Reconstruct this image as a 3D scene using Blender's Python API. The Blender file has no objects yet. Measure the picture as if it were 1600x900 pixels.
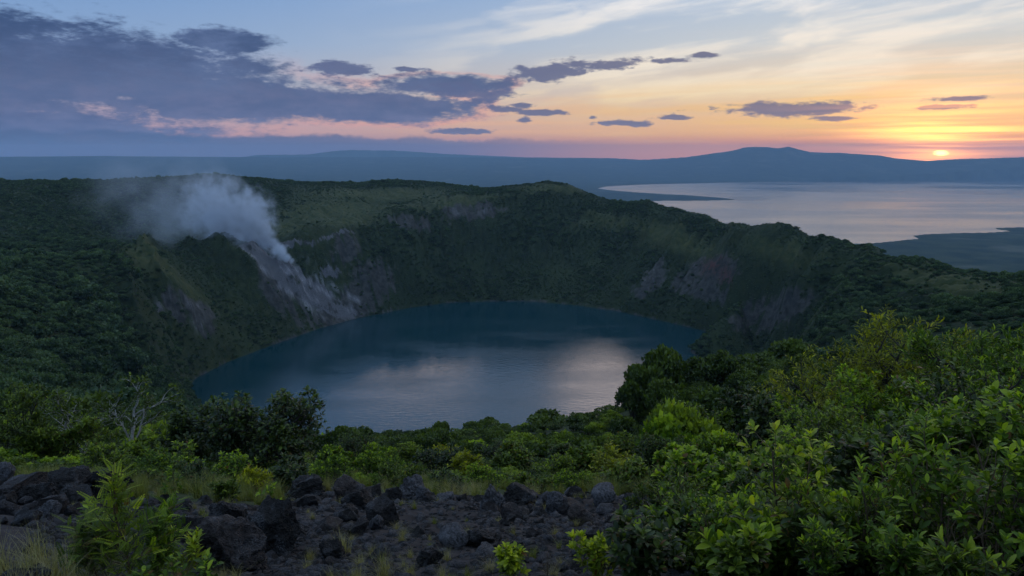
import bpy, math, random
import numpy as np
C = bpy.context.scene
COL = C.collection
rng = np.random.default_rng(7)
random.seed(7)

# ---------------------------------------------------------------- camera
F = 1100.0                       # focal length in pixels of a 1600 px wide picture
CAMZ = 250.0                     # metres above the crater lake
PITCH = math.atan(210.0 / F)
cam_d = bpy.data.cameras.new('camera'); cam = bpy.data.objects.new('camera', cam_d); COL.objects.link(cam)
cam.location = (0, 0, CAMZ); cam.rotation_euler = (math.pi / 2 - PITCH, 0, 0)
cam_d.sensor_width = 36; cam_d.lens = 36 * F / 1600; cam_d.clip_start = 0.1; cam_d.clip_end = 90000
C.camera = cam

def direction(px, py):
    x = (px - 800) / F; y = (450 - py) / F
    c, s = math.cos(PITCH), math.sin(PITCH)
    return x, c + y * s, -s + y * c
def azv(px, py):
    x, y, z = direction(px, py)
    return math.atan2(x, y), z / math.hypot(x, y)
def pt(px, py, r):
    a, v = azv(px, py)
    return math.sin(a) * r, math.cos(a) * r, CAMZ + v * r
def azel(px, py):
    a, v = azv(px, py)
    return math.degrees(a), math.degrees(math.atan(v))

# ---------------------------------------------------------------- render settings
C.view_settings.view_transform = 'Standard'; C.view_settings.look = 'None'
C.view_settings.exposure = 0.0; C.view_settings.gamma = 1.0
cy = C.cycles
C.render.engine = 'CYCLES'
cy.use_denoising = True
cy.max_bounces = 6; cy.diffuse_bounces = 2; cy.glossy_bounces = 2; cy.transmission_bounces = 3; cy.volume_bounces = 2
cy.transparent_max_bounces = 4
cy.sample_clamp_indirect = 3.0
cy.use_adaptive_sampling = True; cy.adaptive_threshold = 0.02

# ---------------------------------------------------------------- small node language
class S:
    """a socket with arithmetic"""
    def __init__(s, t, o): s.t = t; s.o = o
    def m(s, op, b=None, c=None, clamp=False):
        n = s.t.nodes.new('ShaderNodeMath'); n.operation = op; n.use_clamp = clamp
        for i, v in enumerate((s, b, c)):
            if v is None: continue
            if isinstance(v, S): s.t.links.new(v.o, n.inputs[i])
            else: n.inputs[i].default_value = v
        return S(s.t, n.outputs[0])
    def __add__(a, b): return a.m('ADD', b)
    __radd__ = __add__
    def __sub__(a, b): return a.m('SUBTRACT', b)
    def __rsub__(a, b): return a.m('MULTIPLY', -1.0).m('ADD', b)
    def __mul__(a, b): return a.m('MULTIPLY', b)
    __rmul__ = __mul__
    def __truediv__(a, b): return a.m('DIVIDE', b)
    def sat(a): return a.m('ADD', 0.0, clamp=True)
    def map(a, lo, hi, to0=0.0, to1=1.0, smooth=True):
        n = a.t.nodes.new('ShaderNodeMapRange'); n.interpolation_type = 'SMOOTHSTEP' if smooth else 'LINEAR'
        a.t.links.new(a.o, n.inputs['Value'])
        for k, v in (('From Min', lo), ('From Max', hi), ('To Min', to0), ('To Max', to1)): n.inputs[k].default_value = v
        return S(a.t, n.outputs[0])
def lin(c):
    return tuple(((v / 255) / 12.92 if v / 255 <= 0.04045 else ((v / 255 + 0.055) / 1.055) ** 2.4) for v in c)
def rgba(c): return tuple(c) + (1.0,)
def mixc(t, f, a, b, mode='MIX'):
    n = t.nodes.new('ShaderNodeMix'); n.data_type = 'RGBA'; n.blend_type = mode
    for i, v in ((0, f), (6, a), (7, b)):
        if isinstance(v, S): t.links.new(v.o, n.inputs[i])
        elif i == 0: n.inputs[0].default_value = v
        else: n.inputs[i].default_value = rgba(v)
    return S(t, n.outputs[2])
def comb(t, x, y, z=0.0):
    n = t.nodes.new('ShaderNodeCombineXYZ')
    for i, v in enumerate((x, y, z)):
        if isinstance(v, S): t.links.new(v.o, n.inputs[i])
        else: n.inputs[i].default_value = v
    return S(t, n.outputs[0])
def noise(t, vec, scale, detail=4, rough=0.55, dist=0.0, out=0):
    n = t.nodes.new('ShaderNodeTexNoise'); n.inputs['Scale'].default_value = scale
    n.inputs['Detail'].default_value = detail; n.inputs['Roughness'].default_value = rough
    n.inputs['Distortion'].default_value = dist
    if vec is not None: t.links.new(vec.o, n.inputs['Vector'])
    return S(t, n.outputs[out])
def ramp(t, fac, stops):
    n = t.nodes.new('ShaderNodeValToRGB'); e = n.color_ramp.elements
    e[0].position, e[0].color = stops[0][0], rgba(stops[0][1]); e[1].position, e[1].color = stops[-1][0], rgba(stops[-1][1])
    for p, c in stops[1:-1]:
        q = e.new(p); q.color = rgba(c)
    t.links.new(fac.o, n.inputs[0]); return S(t, n.outputs[0])

# ---------------------------------------------------------------- sky
W = bpy.data.worlds.new('World'); C.world = W; W.use_nodes = True
t = W.node_tree; t.nodes.clear()
tc = t.nodes.new('ShaderNodeTexCoord'); sp = t.nodes.new('ShaderNodeSeparateXYZ'); t.links.new(tc.outputs['Generated'], sp.inputs[0])
X, Y, Z = (S(t, sp.outputs[i]) for i in range(3))
DEG = 180 / math.pi
AZ = X.m('ARCTAN2', Y) * DEG
EL = Z.m('ARCSINE') * DEG
SUN_AZ, SUN_EL = azel(1470, 239)
daz = (AZ - SUN_AZ)
w = (daz * (1 / 40.0)); wsun = (w * w * -1.0).m('EXPONENT')
T = ((EL + 1.0) / 41.0).sat()
def st(lst): return [((e + 1) / 41.0, lin(c)) for e, c in lst]
r_sun = ramp(t, T, st([(-1, (235, 120, 75)), (0.0, (246, 128, 74)), (0.7, (252, 150, 78)), (1.5, (255, 186, 98)), (3, (254, 206, 140)), (5, (243, 216, 178)),
                       (8, (214, 216, 214)), (11.4, (186, 203, 222)), (18, (160, 184, 216)), (39, (184, 202, 228))]))
r_anti = ramp(t, T, st([(-1, (130, 118, 152)), (0.5, (142, 126, 154)), (1.5, (178, 146, 162)), (3, (176, 160, 180)), (5, (163, 176, 202)), (8, (130, 163, 206)),
                        (11.4, (112, 152, 204)), (18, (106, 150, 210)), (39, (166, 193, 226))]))  # top stops of both ramps: unseen overhead sky, brightened to light the foreground
base = mixc(t, wsun, r_anti, r_sun)
# thin high cloud, brighter toward the sunset, drawn out along the wind
cvec = comb(t, AZ * 0.045 + EL * 0.05, EL * 0.27 - AZ * 0.03, 3.7)
warp = noise(t, comb(t, AZ * 0.05, EL * 0.1, 9.0), 1.5, 3)
cir = noise(t, comb(t, AZ * 0.045 + warp * 0.9, EL * 0.30 - AZ * 0.035, 3.7), 1.6, 6, 0.55)
cirm = cir.map(0.42, 0.64) * wsun.map(0.25, 0.8) * EL.map(0.8, 5.0) * 0.9
ccol = ramp(t, T, st([(-1, (255, 150, 90)), (1.5, (255, 200, 110)), (3.5, (255, 222, 160)), (6, (255, 240, 216)), (11, (248, 244, 240)), (22, (226, 214, 220)), (39, (180, 185, 205))]))
base = mixc(t, cirm, base, ccol)
# warm streaks low on the horizon
stk = noise(t, comb(t, AZ * 0.05, EL * 0.9, 1.3), 1.5, 4, 0.5)
stm = stk.map(0.45, 0.65) * EL.map(0.3, 1.2) * EL.map(6.5, 2.5) * (wsun * 0.6 + 0.06)
base = mixc(t, stm, base, mixc(t, wsun, lin((238, 160, 150)), lin((255, 205, 105))))
# dark cloud bodies: soft lobes roughened by noise
n_big = noise(t, comb(t, AZ * 0.12, EL * 0.34, 5.5), 1.0, 7, 0.6) - 0.5
n_fine = noise(t, comb(t, AZ * 0.5, EL * 1.35, 2.5), 1.0, 5, 0.62) - 0.5
n_tiny = noise(t, comb(t, AZ * 1.3, EL * 4.0, 6.5), 1.0, 4, 0.65) - 0.5
def lobe(px, py, rx, ry, tilt=0.0):
    a, e = azel(px, py); k = 0.052
    dx = (AZ - a) * (1 / (rx * k)); dy = (EL - e)
    if tilt: dy = dy - (AZ - a) * tilt
    dy = dy * (1 / (ry * k))
    return 1.0 - (dx * dx + dy * dy).m('SQRT')
def union(ls):
    o = ls[0]
    for q in ls[1:]: o = o.m('MAXIMUM', q)
    return o
_wz = noise(t, comb(t, AZ * 0.22, EL * 0.7, 11.0), 1.0, 4, 0.6) - 0.5
mass = union([lobe(-60, 105, 470, 92, -0.01), lobe(190, 105, 270, 62), lobe(330, 150, 390, 52, -0.03), lobe(560, 168, 230, 34), lobe(690, 133, 130, 22, 0.03),
              lobe(345, 62, 90, 24), lobe(-150, 190, 500, 34), lobe(-500, 150, 500, 110)])
cm = (mass + n_big * 0.95 + n_fine * 0.8 + n_tiny * 0.55 + _wz * 0.7).map(0.08, 0.48)
small = union([lobe(865, 112, 90, 18, 0.06), lobe(960, 101, 70, 11, 0.05), lobe(1040, 96, 50, 5), lobe(1100, 86, 26, 5), lobe(1235, 170, 135, 13), lobe(1300, 185, 40, 5),
               lobe(980, 192, 60, 6), lobe(1050, 184, 35, 5), lobe(1495, 154, 45, 5), lobe(1480, 167, 40, 5), lobe(530, 107, 70, 13, 0.01),
               lobe(815, 165, 26, 6), lobe(850, 176, 45, 6), lobe(820, 188, 16, 6), lobe(735, 145, 80, 16), lobe(780, 170, 40, 7),
               lobe(925, 184, 10, 4), lobe(720, 205, 60, 6), lobe(640, 108, 34, 5)])
cs = (small * 0.9 + n_big * 0.8 + n_fine * 2.0 + n_tiny * 0.8).map(0.08, 0.50)
ccl = mixc(t, (n_fine * 0.6 + n_big + n_tiny * 0.3).map(0.2, -0.25), lin((54, 74, 114)), lin((96, 114, 154)))
ccl = mixc(t, EL.map(9.0, 2.0), ccl, mixc(t, n_fine.map(-0.2, 0.25), lin((74, 92, 132)), lin((102, 110, 146))))
ccl = mixc(t, EL.map(11.0, 24.0), ccl, lin((104, 120, 158)))
# rose light caught by the thin lower edges of the cloud
edge = (mass + n_big * 0.85 + n_fine * 0.42).map(0.02, 0.19) * (mass + n_big * 0.85 + n_fine * 0.42).map(0.36, 0.2) * EL.map(8.0, 5.0) * AZ.map(-25, -8) * 0.7
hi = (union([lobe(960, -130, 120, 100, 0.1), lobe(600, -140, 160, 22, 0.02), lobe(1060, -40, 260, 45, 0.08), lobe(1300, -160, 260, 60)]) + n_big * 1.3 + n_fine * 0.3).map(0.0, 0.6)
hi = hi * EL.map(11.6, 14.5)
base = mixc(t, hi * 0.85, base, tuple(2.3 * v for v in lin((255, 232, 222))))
base = mixc(t, edge * 0.65, base, lin((236, 160, 146)))
base = mixc(t, cm * 0.95, base, ccl)
base = mixc(t, cs * 0.92, base, mixc(t, wsun, lin((84, 98, 140)), lin((106, 106, 132))))
# mauve bank lying along the horizon, broken top
bank = (EL * -1.0 + 1.75 - wsun * 0.9 + (noise(t, comb(t, AZ * 0.35, EL * 0.5, 8.0), 1.0, 5, 0.6) - 0.5) * 1.5).map(0.0, 0.35)
bank = bank * EL.map(-0.9, -0.2)
base = mixc(t, bank * (0.95 - wsun * 0.5), base, mixc(t, wsun.map(0.4, 0.97), lin((74, 88, 124)), tuple(1.25 * v for v in lin((252, 164, 84)))))
# low sun behind thin cloud bars
gx = daz * 0.55; gy = EL - SUN_EL
gd = (gx * gx + gy * gy).m('SQRT')
bars = (noise(t, comb(t, AZ * 0.08, EL * 2.3, 4.0), 1.0, 4, 0.5)).map(0.36, 0.62, 0.25, 1.0)
g1 = (gd * -0.85).m('EXPONENT') * bars
g2 = (gd * -0.30).m('EXPONENT')
dx = daz * 0.95; dy = (EL - SUN_EL) * 2.3
disc = ((dx * dx + dy * dy).m('SQRT') + (bars - 0.6) * -0.25).map(0.50, 0.05)
ry = EL - SUN_EL
def addc(a, f, c):
    n = t.nodes.new('ShaderNodeMix'); n.data_type = 'RGBA'; n.blend_type = 'ADD'; t.links.new(f.o, n.inputs[0]); t.links.new(a.o, n.inputs[6]); n.inputs[7].default_value = rgba(c)
    n.clamp_factor = False
    return S(t, n.outputs[2])
gain = ramp(t, T, [(0.0, (1.6,) * 3), (1.0 / 41, (1.6,) * 3), (2.2 / 41, (1.3,) * 3), (4 / 41, (1.08,) * 3), (7 / 41, (1.0,) * 3), (1.0, (1.0,) * 3)])
base = mixc(t, 1.0, base, gain, 'MULTIPLY')      # the low sky stands behind forty kilometres of air
g3 = union([lobe(1465, 207, 150, 12), lobe(1440, 196, 90, 6), lobe(1500, 219, 120, 6)]).map(0.0, 0.9)
base = addc(base, g3 * bars, (1.1, 0.62, 0.10))
base = addc(base, g1, (9.0, 3.0, 0.3))
base = addc(base, g2 * bars, (0.6, 0.24, 0.02))
base = addc(base, disc, (12.0, 7.0, 2.0))
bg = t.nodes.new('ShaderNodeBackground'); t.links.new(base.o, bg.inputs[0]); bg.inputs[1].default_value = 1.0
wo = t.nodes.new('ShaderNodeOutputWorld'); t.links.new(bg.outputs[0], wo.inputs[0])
W.cycles.sampling_method = 'MANUAL'; W.cycles.sample_map_resolution = 512

# sun lamp: just above the far ridge, filtered by the cloud bars
sd = bpy.data.lights.new('sun', 'SUN'); so = bpy.data.objects.new('sun', sd); COL.objects.link(so)
sd.energy = 0.03; sd.angle = math.radians(1.0); sd.color = (1.0, 0.62, 0.34)
_a = math.radians(SUN_AZ); _e = math.radians(0.2)
from mathutils import Vector, Matrix, Euler
so.rotation_euler = Vector((math.sin(_a) * math.cos(_e), math.cos(_a) * math.cos(_e), math.sin(_e))).to_track_quat('Z', 'Y').to_euler()

# ---------------------------------------------------------------- mesh helpers
def mesh_np(name, V, Fs, mats=(), attrs=None, smooth=True, midx=None):
    """V (n,3); Fs list of (m,k) index arrays"""
    me = bpy.data.meshes.new(name)
    V = np.asarray(V, dtype=np.float32); me.vertices.add(len(V)); me.vertices.foreach_set('co', V.ravel())
    Fs = [np.asarray(f, dtype=np.int32) for f in Fs if len(f)]
    li = np.concatenate([f.ravel() for f in Fs]); tot = np.concatenate([np.full(len(f), f.shape[1], dtype=np.int32) for f in Fs])
    st_ = np.concatenate([[0], np.cumsum(tot)[:-1]]).astype(np.int32)
    me.loops.add(len(li)); me.loops.foreach_set('vertex_index', li)
    me.polygons.add(len(tot)); me.polygons.foreach_set('loop_start', st_); me.polygons.foreach_set('loop_total', tot)
    me.update(calc_edges=True)
    if smooth: me.polygons.foreach_set('use_smooth', np.ones(len(tot), dtype=bool))
    for m in mats: me.materials.append(m)
    if attrs:
        for k, v in attrs.items():
            at = me.attributes.new(k, 'FLOAT', 'POINT'); at.data.foreach_set('value', np.asarray(v, dtype=np.float32).ravel())
    return me
def tag(o, label=None, cat=None, group=None, kind=None):
    if label: o['label'] = label
    if cat: o['category'] = cat
    if group: o['group'] = group
    if kind: o['kind'] = kind
    return o
def link(name, me, parent=None, loc=None, rot=None, scale=None):
    o = bpy.data.objects.new(name, me); COL.objects.link(o)
    if parent: o.parent = parent
    if loc is not None: o.location = loc
    if rot is not None: o.rotation_euler = rot
    if scale is not None: o.scale = scale if hasattr(scale, '__len__') else (scale,) * 3
    return o
def _hash(ix, iy, iz, seed):
    h = (ix.astype(np.int64) * 374761393 + iy.astype(np.int64) * 668265263 + iz.astype(np.int64) * 2147483647 + seed * 974634777) & 0xffffffff
    h = ((h ^ (h >> 13)) * 1274126177) & 0xffffffff
    h = h ^ (h >> 16)
    return (h & 0xffff) / 65535.0
def vnoise(x, y, z=None, seed=0):
    """smooth value noise -1..1"""
    if z is None: z = np.zeros_like(x)
    ix, iy, iz = np.floor(x), np.floor(y), np.floor(z)
    fx, fy, fz = x - ix, y - iy, z - iz
    fx, fy, fz = (f * f * f * (f * (f * 6 - 15) + 10) for f in (fx, fy, fz))
    r = 0
    for dz_ in ((0, 1) if np.any(fz != 0) else (0,)):
        wz = fz if dz_ else 1 - fz
        for dy_ in (0, 1):
            wy = fy if dy_ else 1 - fy
            for dx_ in (0, 1):
                wx = fx if dx_ else 1 - fx
                r = r + wx * wy * wz * _hash(ix + dx_, iy + dy_, iz + dz_, seed)
    return r * 2 - 1
def fbm(x, y, z=None, oct=4, gain=0.5, seed=0):
    s = 0; a = 1.0; n = 0
    for i in range(oct):
        s = s + a * vnoise(x, y, z, seed + i * 17); n += a; a *= gain
        x = x * 2.03 + 3.1; y = y * 2.03 + 1.7
        if z is not None: z = z * 2.03 + 5.3
    return s / n
def sm(a, b, x):
    q = np.clip((x - a) / (b - a), 0, 1); return q * q * (3 - 2 * q)

# ---------------------------------------------------------------- materials
def material(name):
    m = bpy.data.materials.new(name); m.use_nodes = True; t = m.node_tree
    p = t.nodes['Principled BSDF']; return m, t, p
def attr(t, name):
    n = t.nodes.new('ShaderNodeAttribute'); n.attribute_name = name; return S(t, n.outputs['Fac'])
def bump(t, p, h, strength, dist):
    b = t.nodes.new('ShaderNodeBump'); b.inputs['Strength'].default_value = strength; b.inputs['Distance'].default_value = dist
    t.links.new(h.o, b.inputs['Height']); t.links.new(b.outputs[0], p.inputs['Normal'])
def geo_pos(t):
    n = t.nodes.new('ShaderNodeNewGeometry'); return S(t, n.outputs['Position'])
def obj_pos(t):
    n = t.nodes.new('ShaderNodeTexCoord'); return S(t, n.outputs['Object'])
def obj_rand(t):
    n = t.nodes.new('ShaderNodeObjectInfo'); return S(t, n.outputs['Random'])

def terrain_material():
    m, t, p = material('crater_ground')
    P = geo_pos(t)
    n1 = noise(t, P, 0.02, 6, 0.6); n2 = noise(t, P, 0.12, 5, 0.6); n3 = noise(t, P, 1.3, 5, 0.65); n4 = noise(t, P, 9.0, 4, 0.6)
    green = mixc(t, n1.map(0.35, 0.65), (0.012, 0.024, 0.010), (0.028, 0.044, 0.016))
    green = mixc(t, n2.map(0.4, 0.7) * 0.6, green, (0.04, 0.052, 0.018))
    grass = mixc(t, n2.map(0.35, 0.65), (0.038, 0.056, 0.019), (0.082, 0.088, 0.032))
    c = mixc(t, attr(t, 'grassy'), green, grass)
    rock = mixc(t, n2.map(0.35, 0.65), (0.034, 0.034, 0.031), (0.088, 0.084, 0.074))
    rock = mixc(t, n3.map(0.4, 0.7) * 0.5, rock, (0.035, 0.04, 0.035))
    c = mixc(t, (attr(t, 'rock') + (n2 - 0.5) * 0.8).map(0.35, 0.6), c, rock)
    solf = mixc(t, n3.map(0.35, 0.65), (0.060, 0.061, 0.066), (0.17, 0.168, 0.175))
    c = mixc(t, (attr(t, 'solf') + (n2 - 0.5) * 0.9).map(0.35, 0.65), c, solf)
    c = mixc(t, attr(t, 'vein') * n3.map(0.3, 0.6), c, (0.42, 0.41, 0.43))
    red = attr(t, 'red')
    c = mixc(t, red * n2.map(0.4, 0.6), c, (0.10, 0.045, 0.04))
    soil = mixc(t, n3.map(0.3, 0.7), (0.014, 0.0115, 0.011), (0.046, 0.038, 0.036))
    soil = mixc(t, n4.map(0.45, 0.7) * 0.5, soil, (0.08, 0.075, 0.078))
    c = mixc(t, attr(t, 'lava').map(0.3, 0.7), c, soil)
    t.links.new(c.o, p.inputs['Base Color']); p.inputs['Roughness'].default_value = 0.9; p.inputs['Specular IOR Level'].default_value = 0.2
    lv = attr(t, 'lava')
    bump(t, p, n4 * lv * 0.012 + n3 * lv * 0.05 + n2 * (1.0 - lv) * 2.0 + n3 * (1.0 - lv) * 0.3, 0.8, 1.0)
    return m
M_TERR = terrain_material()

def leaf_material(name, dark, mid, young, gloss=0.35, trans=0.45, vary=0.2):
    m, t, p = material(name)
    r = attr(t, 'leaf_tone'); o = obj_rand(t)
    c = ramp(t, (r + (o - 0.5) * vary).sat().m('MINIMUM', r.m('MAXIMUM', 0.92)), [(0.0, dark), (0.52, mid), (0.93, young), (1.0, (0.17, 0.085, 0.03))])  # crown shade put into the dark end, top light and young growth into bright
    n = noise(t, obj_pos(t), 1.2, 2)
    c = mixc(t, n.map(0.35, 0.7) * 0.35, c, tuple(v * 0.6 for v in mid))
    t.links.new(c.o, p.inputs['Base Color'])
    p.inputs['Roughness'].default_value = 0.42; p.inputs['Specular IOR Level'].default_value = gloss
    tr = t.nodes.new('ShaderNodeBsdfTranslucent')
    tcx = mixc(t, 1.0, c, (1.5, 1.6, 0.5), 'MULTIPLY'); t.links.new(tcx.o, tr.inputs[0])
    mx = t.nodes.new('ShaderNodeMixShader'); mx.inputs[0].default_value = trans
    t.links.new(p.outputs[0], mx.inputs[1]); t.links.new(tr.outputs[0], mx.inputs[2])
    out = [n for n in t.nodes if n.type == 'OUTPUT_MATERIAL'][0]
    t.links.new(mx.outputs[0], out.inputs[0])
    return m
L_FAR = leaf_material('slope_foliage', (0.012, 0.026, 0.015), (0.050, 0.090, 0.046), (0.13, 0.19, 0.085), 0.2, 0.25, 0.5)
L_DARK = leaf_material('dark_foliage', (0.012, 0.022, 0.007), (0.034, 0.058, 0.014), (0.13, 0.18, 0.028), 0.35, 0.3)
L_MID = leaf_material('scrub_foliage', (0.022, 0.036, 0.008), (0.092, 0.138, 0.022), (0.32, 0.40, 0.042), 0.3, 0.4)
L_BRIGHT = leaf_material('broad_foliage', (0.020, 0.036, 0.006), (0.088, 0.158, 0.018), (0.42, 0.53, 0.036), 0.25, 0.42)
L_YELLOW = leaf_material('feathery_foliage', (0.070, 0.085, 0.010), (0.24, 0.26, 0.016), (0.55, 0.52, 0.030), 0.3, 0.5)
L_FRESH = leaf_material('fresh_foliage', (0.035, 0.060, 0.008), (0.20, 0.27, 0.018), (0.62, 0.64, 0.04), 0.35, 0.45)
L_DRY = leaf_material('dry_grass', (0.16, 0.145, 0.05), (0.32, 0.28, 0.12), (0.50, 0.45, 0.24), 0.3, 0.3)
L_GRASS = leaf_material('green_grass', (0.08, 0.10, 0.022), (0.16, 0.18, 0.04), (0.32, 0.30, 0.10), 0.3, 0.35)
def bark_material(name, a, b):
    m, t, p = material(name)
    P = obj_pos(t); n = noise(t, P, 14.0, 5, 0.65)
    c = mixc(t, n.map(0.35, 0.65), a, b); t.links.new(c.o, p.inputs['Base Color'])
    p.inputs['Roughness'].default_value = 0.85; bump(t, p, n, 0.5, 0.02); return m
B_DARK = bark_material('dark_bark', (0.02, 0.017, 0.013), (0.06, 0.05, 0.04))
B_PALE = bark_material('pale_bark', (0.28, 0.26, 0.23), (0.52, 0.49, 0.44))
B_BROWN = bark_material('brown_stem', (0.06, 0.04, 0.02), (0.13, 0.09, 0.045))
def rock_material(name, lo, hi, lichen):
    m, t, p = material(name)
    P = obj_pos(t)
    n1 = noise(t, P, 1.3, 5, 0.6); n2 = noise(t, P, 7.0, 6, 0.7); n3 = noise(t, P, 40.0, 3, 0.6)
    v = t.nodes.new('ShaderNodeTexVoronoi'); v.inputs['Scale'].default_value = 22.0; t.links.new(P.o, v.inputs['Vector'])
    vv = S(t, v.outputs[0])
    c = mixc(t, n2.map(0.35, 0.65), lo, hi)
    c = mixc(t, (n1.map(0.5, 0.62) * n3.map(0.4, 0.6)) * lichen, c, (0.21, 0.22, 0.24))
    c = mixc(t, obj_rand(t).map(0.6, 1.0) * 0.35, c, (0.075, 0.055, 0.05))
    t.links.new(c.o, p.inputs['Base Color'])
    rr = n2.map(0.3, 0.7, 0.45, 0.85); t.links.new(rr.o, p.inputs['Roughness']); p.inputs['Specular IOR Level'].default_value = 0.4
    bump(t, p, n2 * 0.10 + vv * 0.035 + n3 * 0.012, 1.0, 1.0)
    return m
R_DARK = rock_material('lava_rock', (0.0035, 0.003, 0.003), (0.026, 0.023, 0.022), 0.5)
R_GREY = rock_material('grey_lava_rock', (0.015, 0.015, 0.017), (0.17, 0.17, 0.185), 1.0)

def water_material(name, col, rough, wave_scale, wave_h, ior=1.33):
    m, t, p = material(name)
    p.inputs['Base Color'].default_value = rgba(col); p.inputs['Roughness'].default_value = rough
    p.inputs['IOR'].default_value = ior; p.inputs['Specular IOR Level'].default_value = 0.5
    P = geo_pos(t)
    mp = t.nodes.new('ShaderNodeMapping'); mp.inputs['Scale'].default_value = (0.35, 1.0, 1.0); t.links.new(P.o, mp.inputs[0])
    n = noise(t, S(t, mp.outputs[0]), wave_scale, 3, 0.5); n2 = noise(t, S(t, mp.outputs[0]), wave_scale * 0.06, 4, 0.55)
    rr = n2.map(0.35, 0.7, rough * 0.7, rough * 1.5); t.links.new(rr.o, p.inputs['Roughness'])
    bump(t, p, n, 1.0, wave_h); return m
M_LAKE = water_material('crater_water', (0.003, 0.040, 0.054), 0.15, 0.30, 0.18, 1.6)
M_OUTER = water_material('outer_water', (0.02, 0.035, 0.05), 0.17, 0.02, 0.15)

OUTZ = -500.0                    # level of the outer lake
# ---------------------------------------------------------------- terrain control points
def lake_r(px, py):      # distance of the crater lake surface under a pixel
    a, v = azv(px, py); return -CAMZ / v
ctl = []                 # (azimuth, ln r, v)
def cp(px, py, r, dz=0.0):
    a, v = azv(px, py); ctl.append((a, math.log(r), v + dz / r))
def cz(az_deg, r, z): ctl.append((math.radians(az_deg), math.log(r), (z - CAMZ) / r))
SKY = [(-900, 300, 900), (-500, 292, 1200), (-200, 286, 1400), (0, 283, 1500), (100, 284, 1550), (200, 281, 1600), (300, 275, 1650), (400, 279, 1700), (500, 286, 1700), (560, 286, 1700), (640, 282, 1700), (700, 288, 1660),
       (780, 296, 1600), (830, 290, 1500), (860, 287, 1450), (885, 291, 1440), (910, 303, 1425), (935, 317, 1400), (1010, 323, 1330), (1090, 339, 1230), (1160, 357, 1130),
       (1240, 372, 1020), (1300, 382, 940), (1360, 395, 850), (1420, 410, 760), (1500, 430, 660), (1560, 444, 590), (1600, 454, 550), (1750, 502, 430), (2100, 520, 300)]
for px, py, r in SKY:
    cp(px, py, r)
    a, v = azv(px, py); z = CAMZ + v * r
    ctl.append((a, math.log(r * 1.13), (z - 42 - CAMZ) / (r * 1.13)))
    ctl.append((a, math.log(r * 1.5), (max(z - 260, -300) - CAMZ) / (r * 1.5)))
for az_, z in ((-60, -400), (-40, -410), (-20, -420), (-5, -440), (5, -470), (15, -480), (22, -450), (28, -415), (36, -405), (45, -400), (60, -390)):
    cz(az_, 2900, z); cz(az_, 4200, -550)
SHORE = [(700, 473), (760, 471), (830, 471), (900, 477), (970, 487), (1050, 505), (1105, 518), (1160, 535), (1215, 560), (1210, 610), (1110, 655), (1000, 690), (880, 706), (750, 712), (600, 708), (450, 695), (360, 668), (312, 640), (291, 612),
         (305, 592), (350, 568), (420, 541), (500, 513), (560, 497), (640, 481)]
_s0 = SHORE; SHORE = []
for (x0, y0), (x1, y1) in zip(_s0, _s0[1:] + _s0[:1]): SHORE += [(x0 + (x1 - x0) * k / 3, y0 + (y1 - y0) * k / 3) for k in range(3)]
for px, py in SHORE:
    r = lake_r(px, py); cp(px, py, r)
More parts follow.
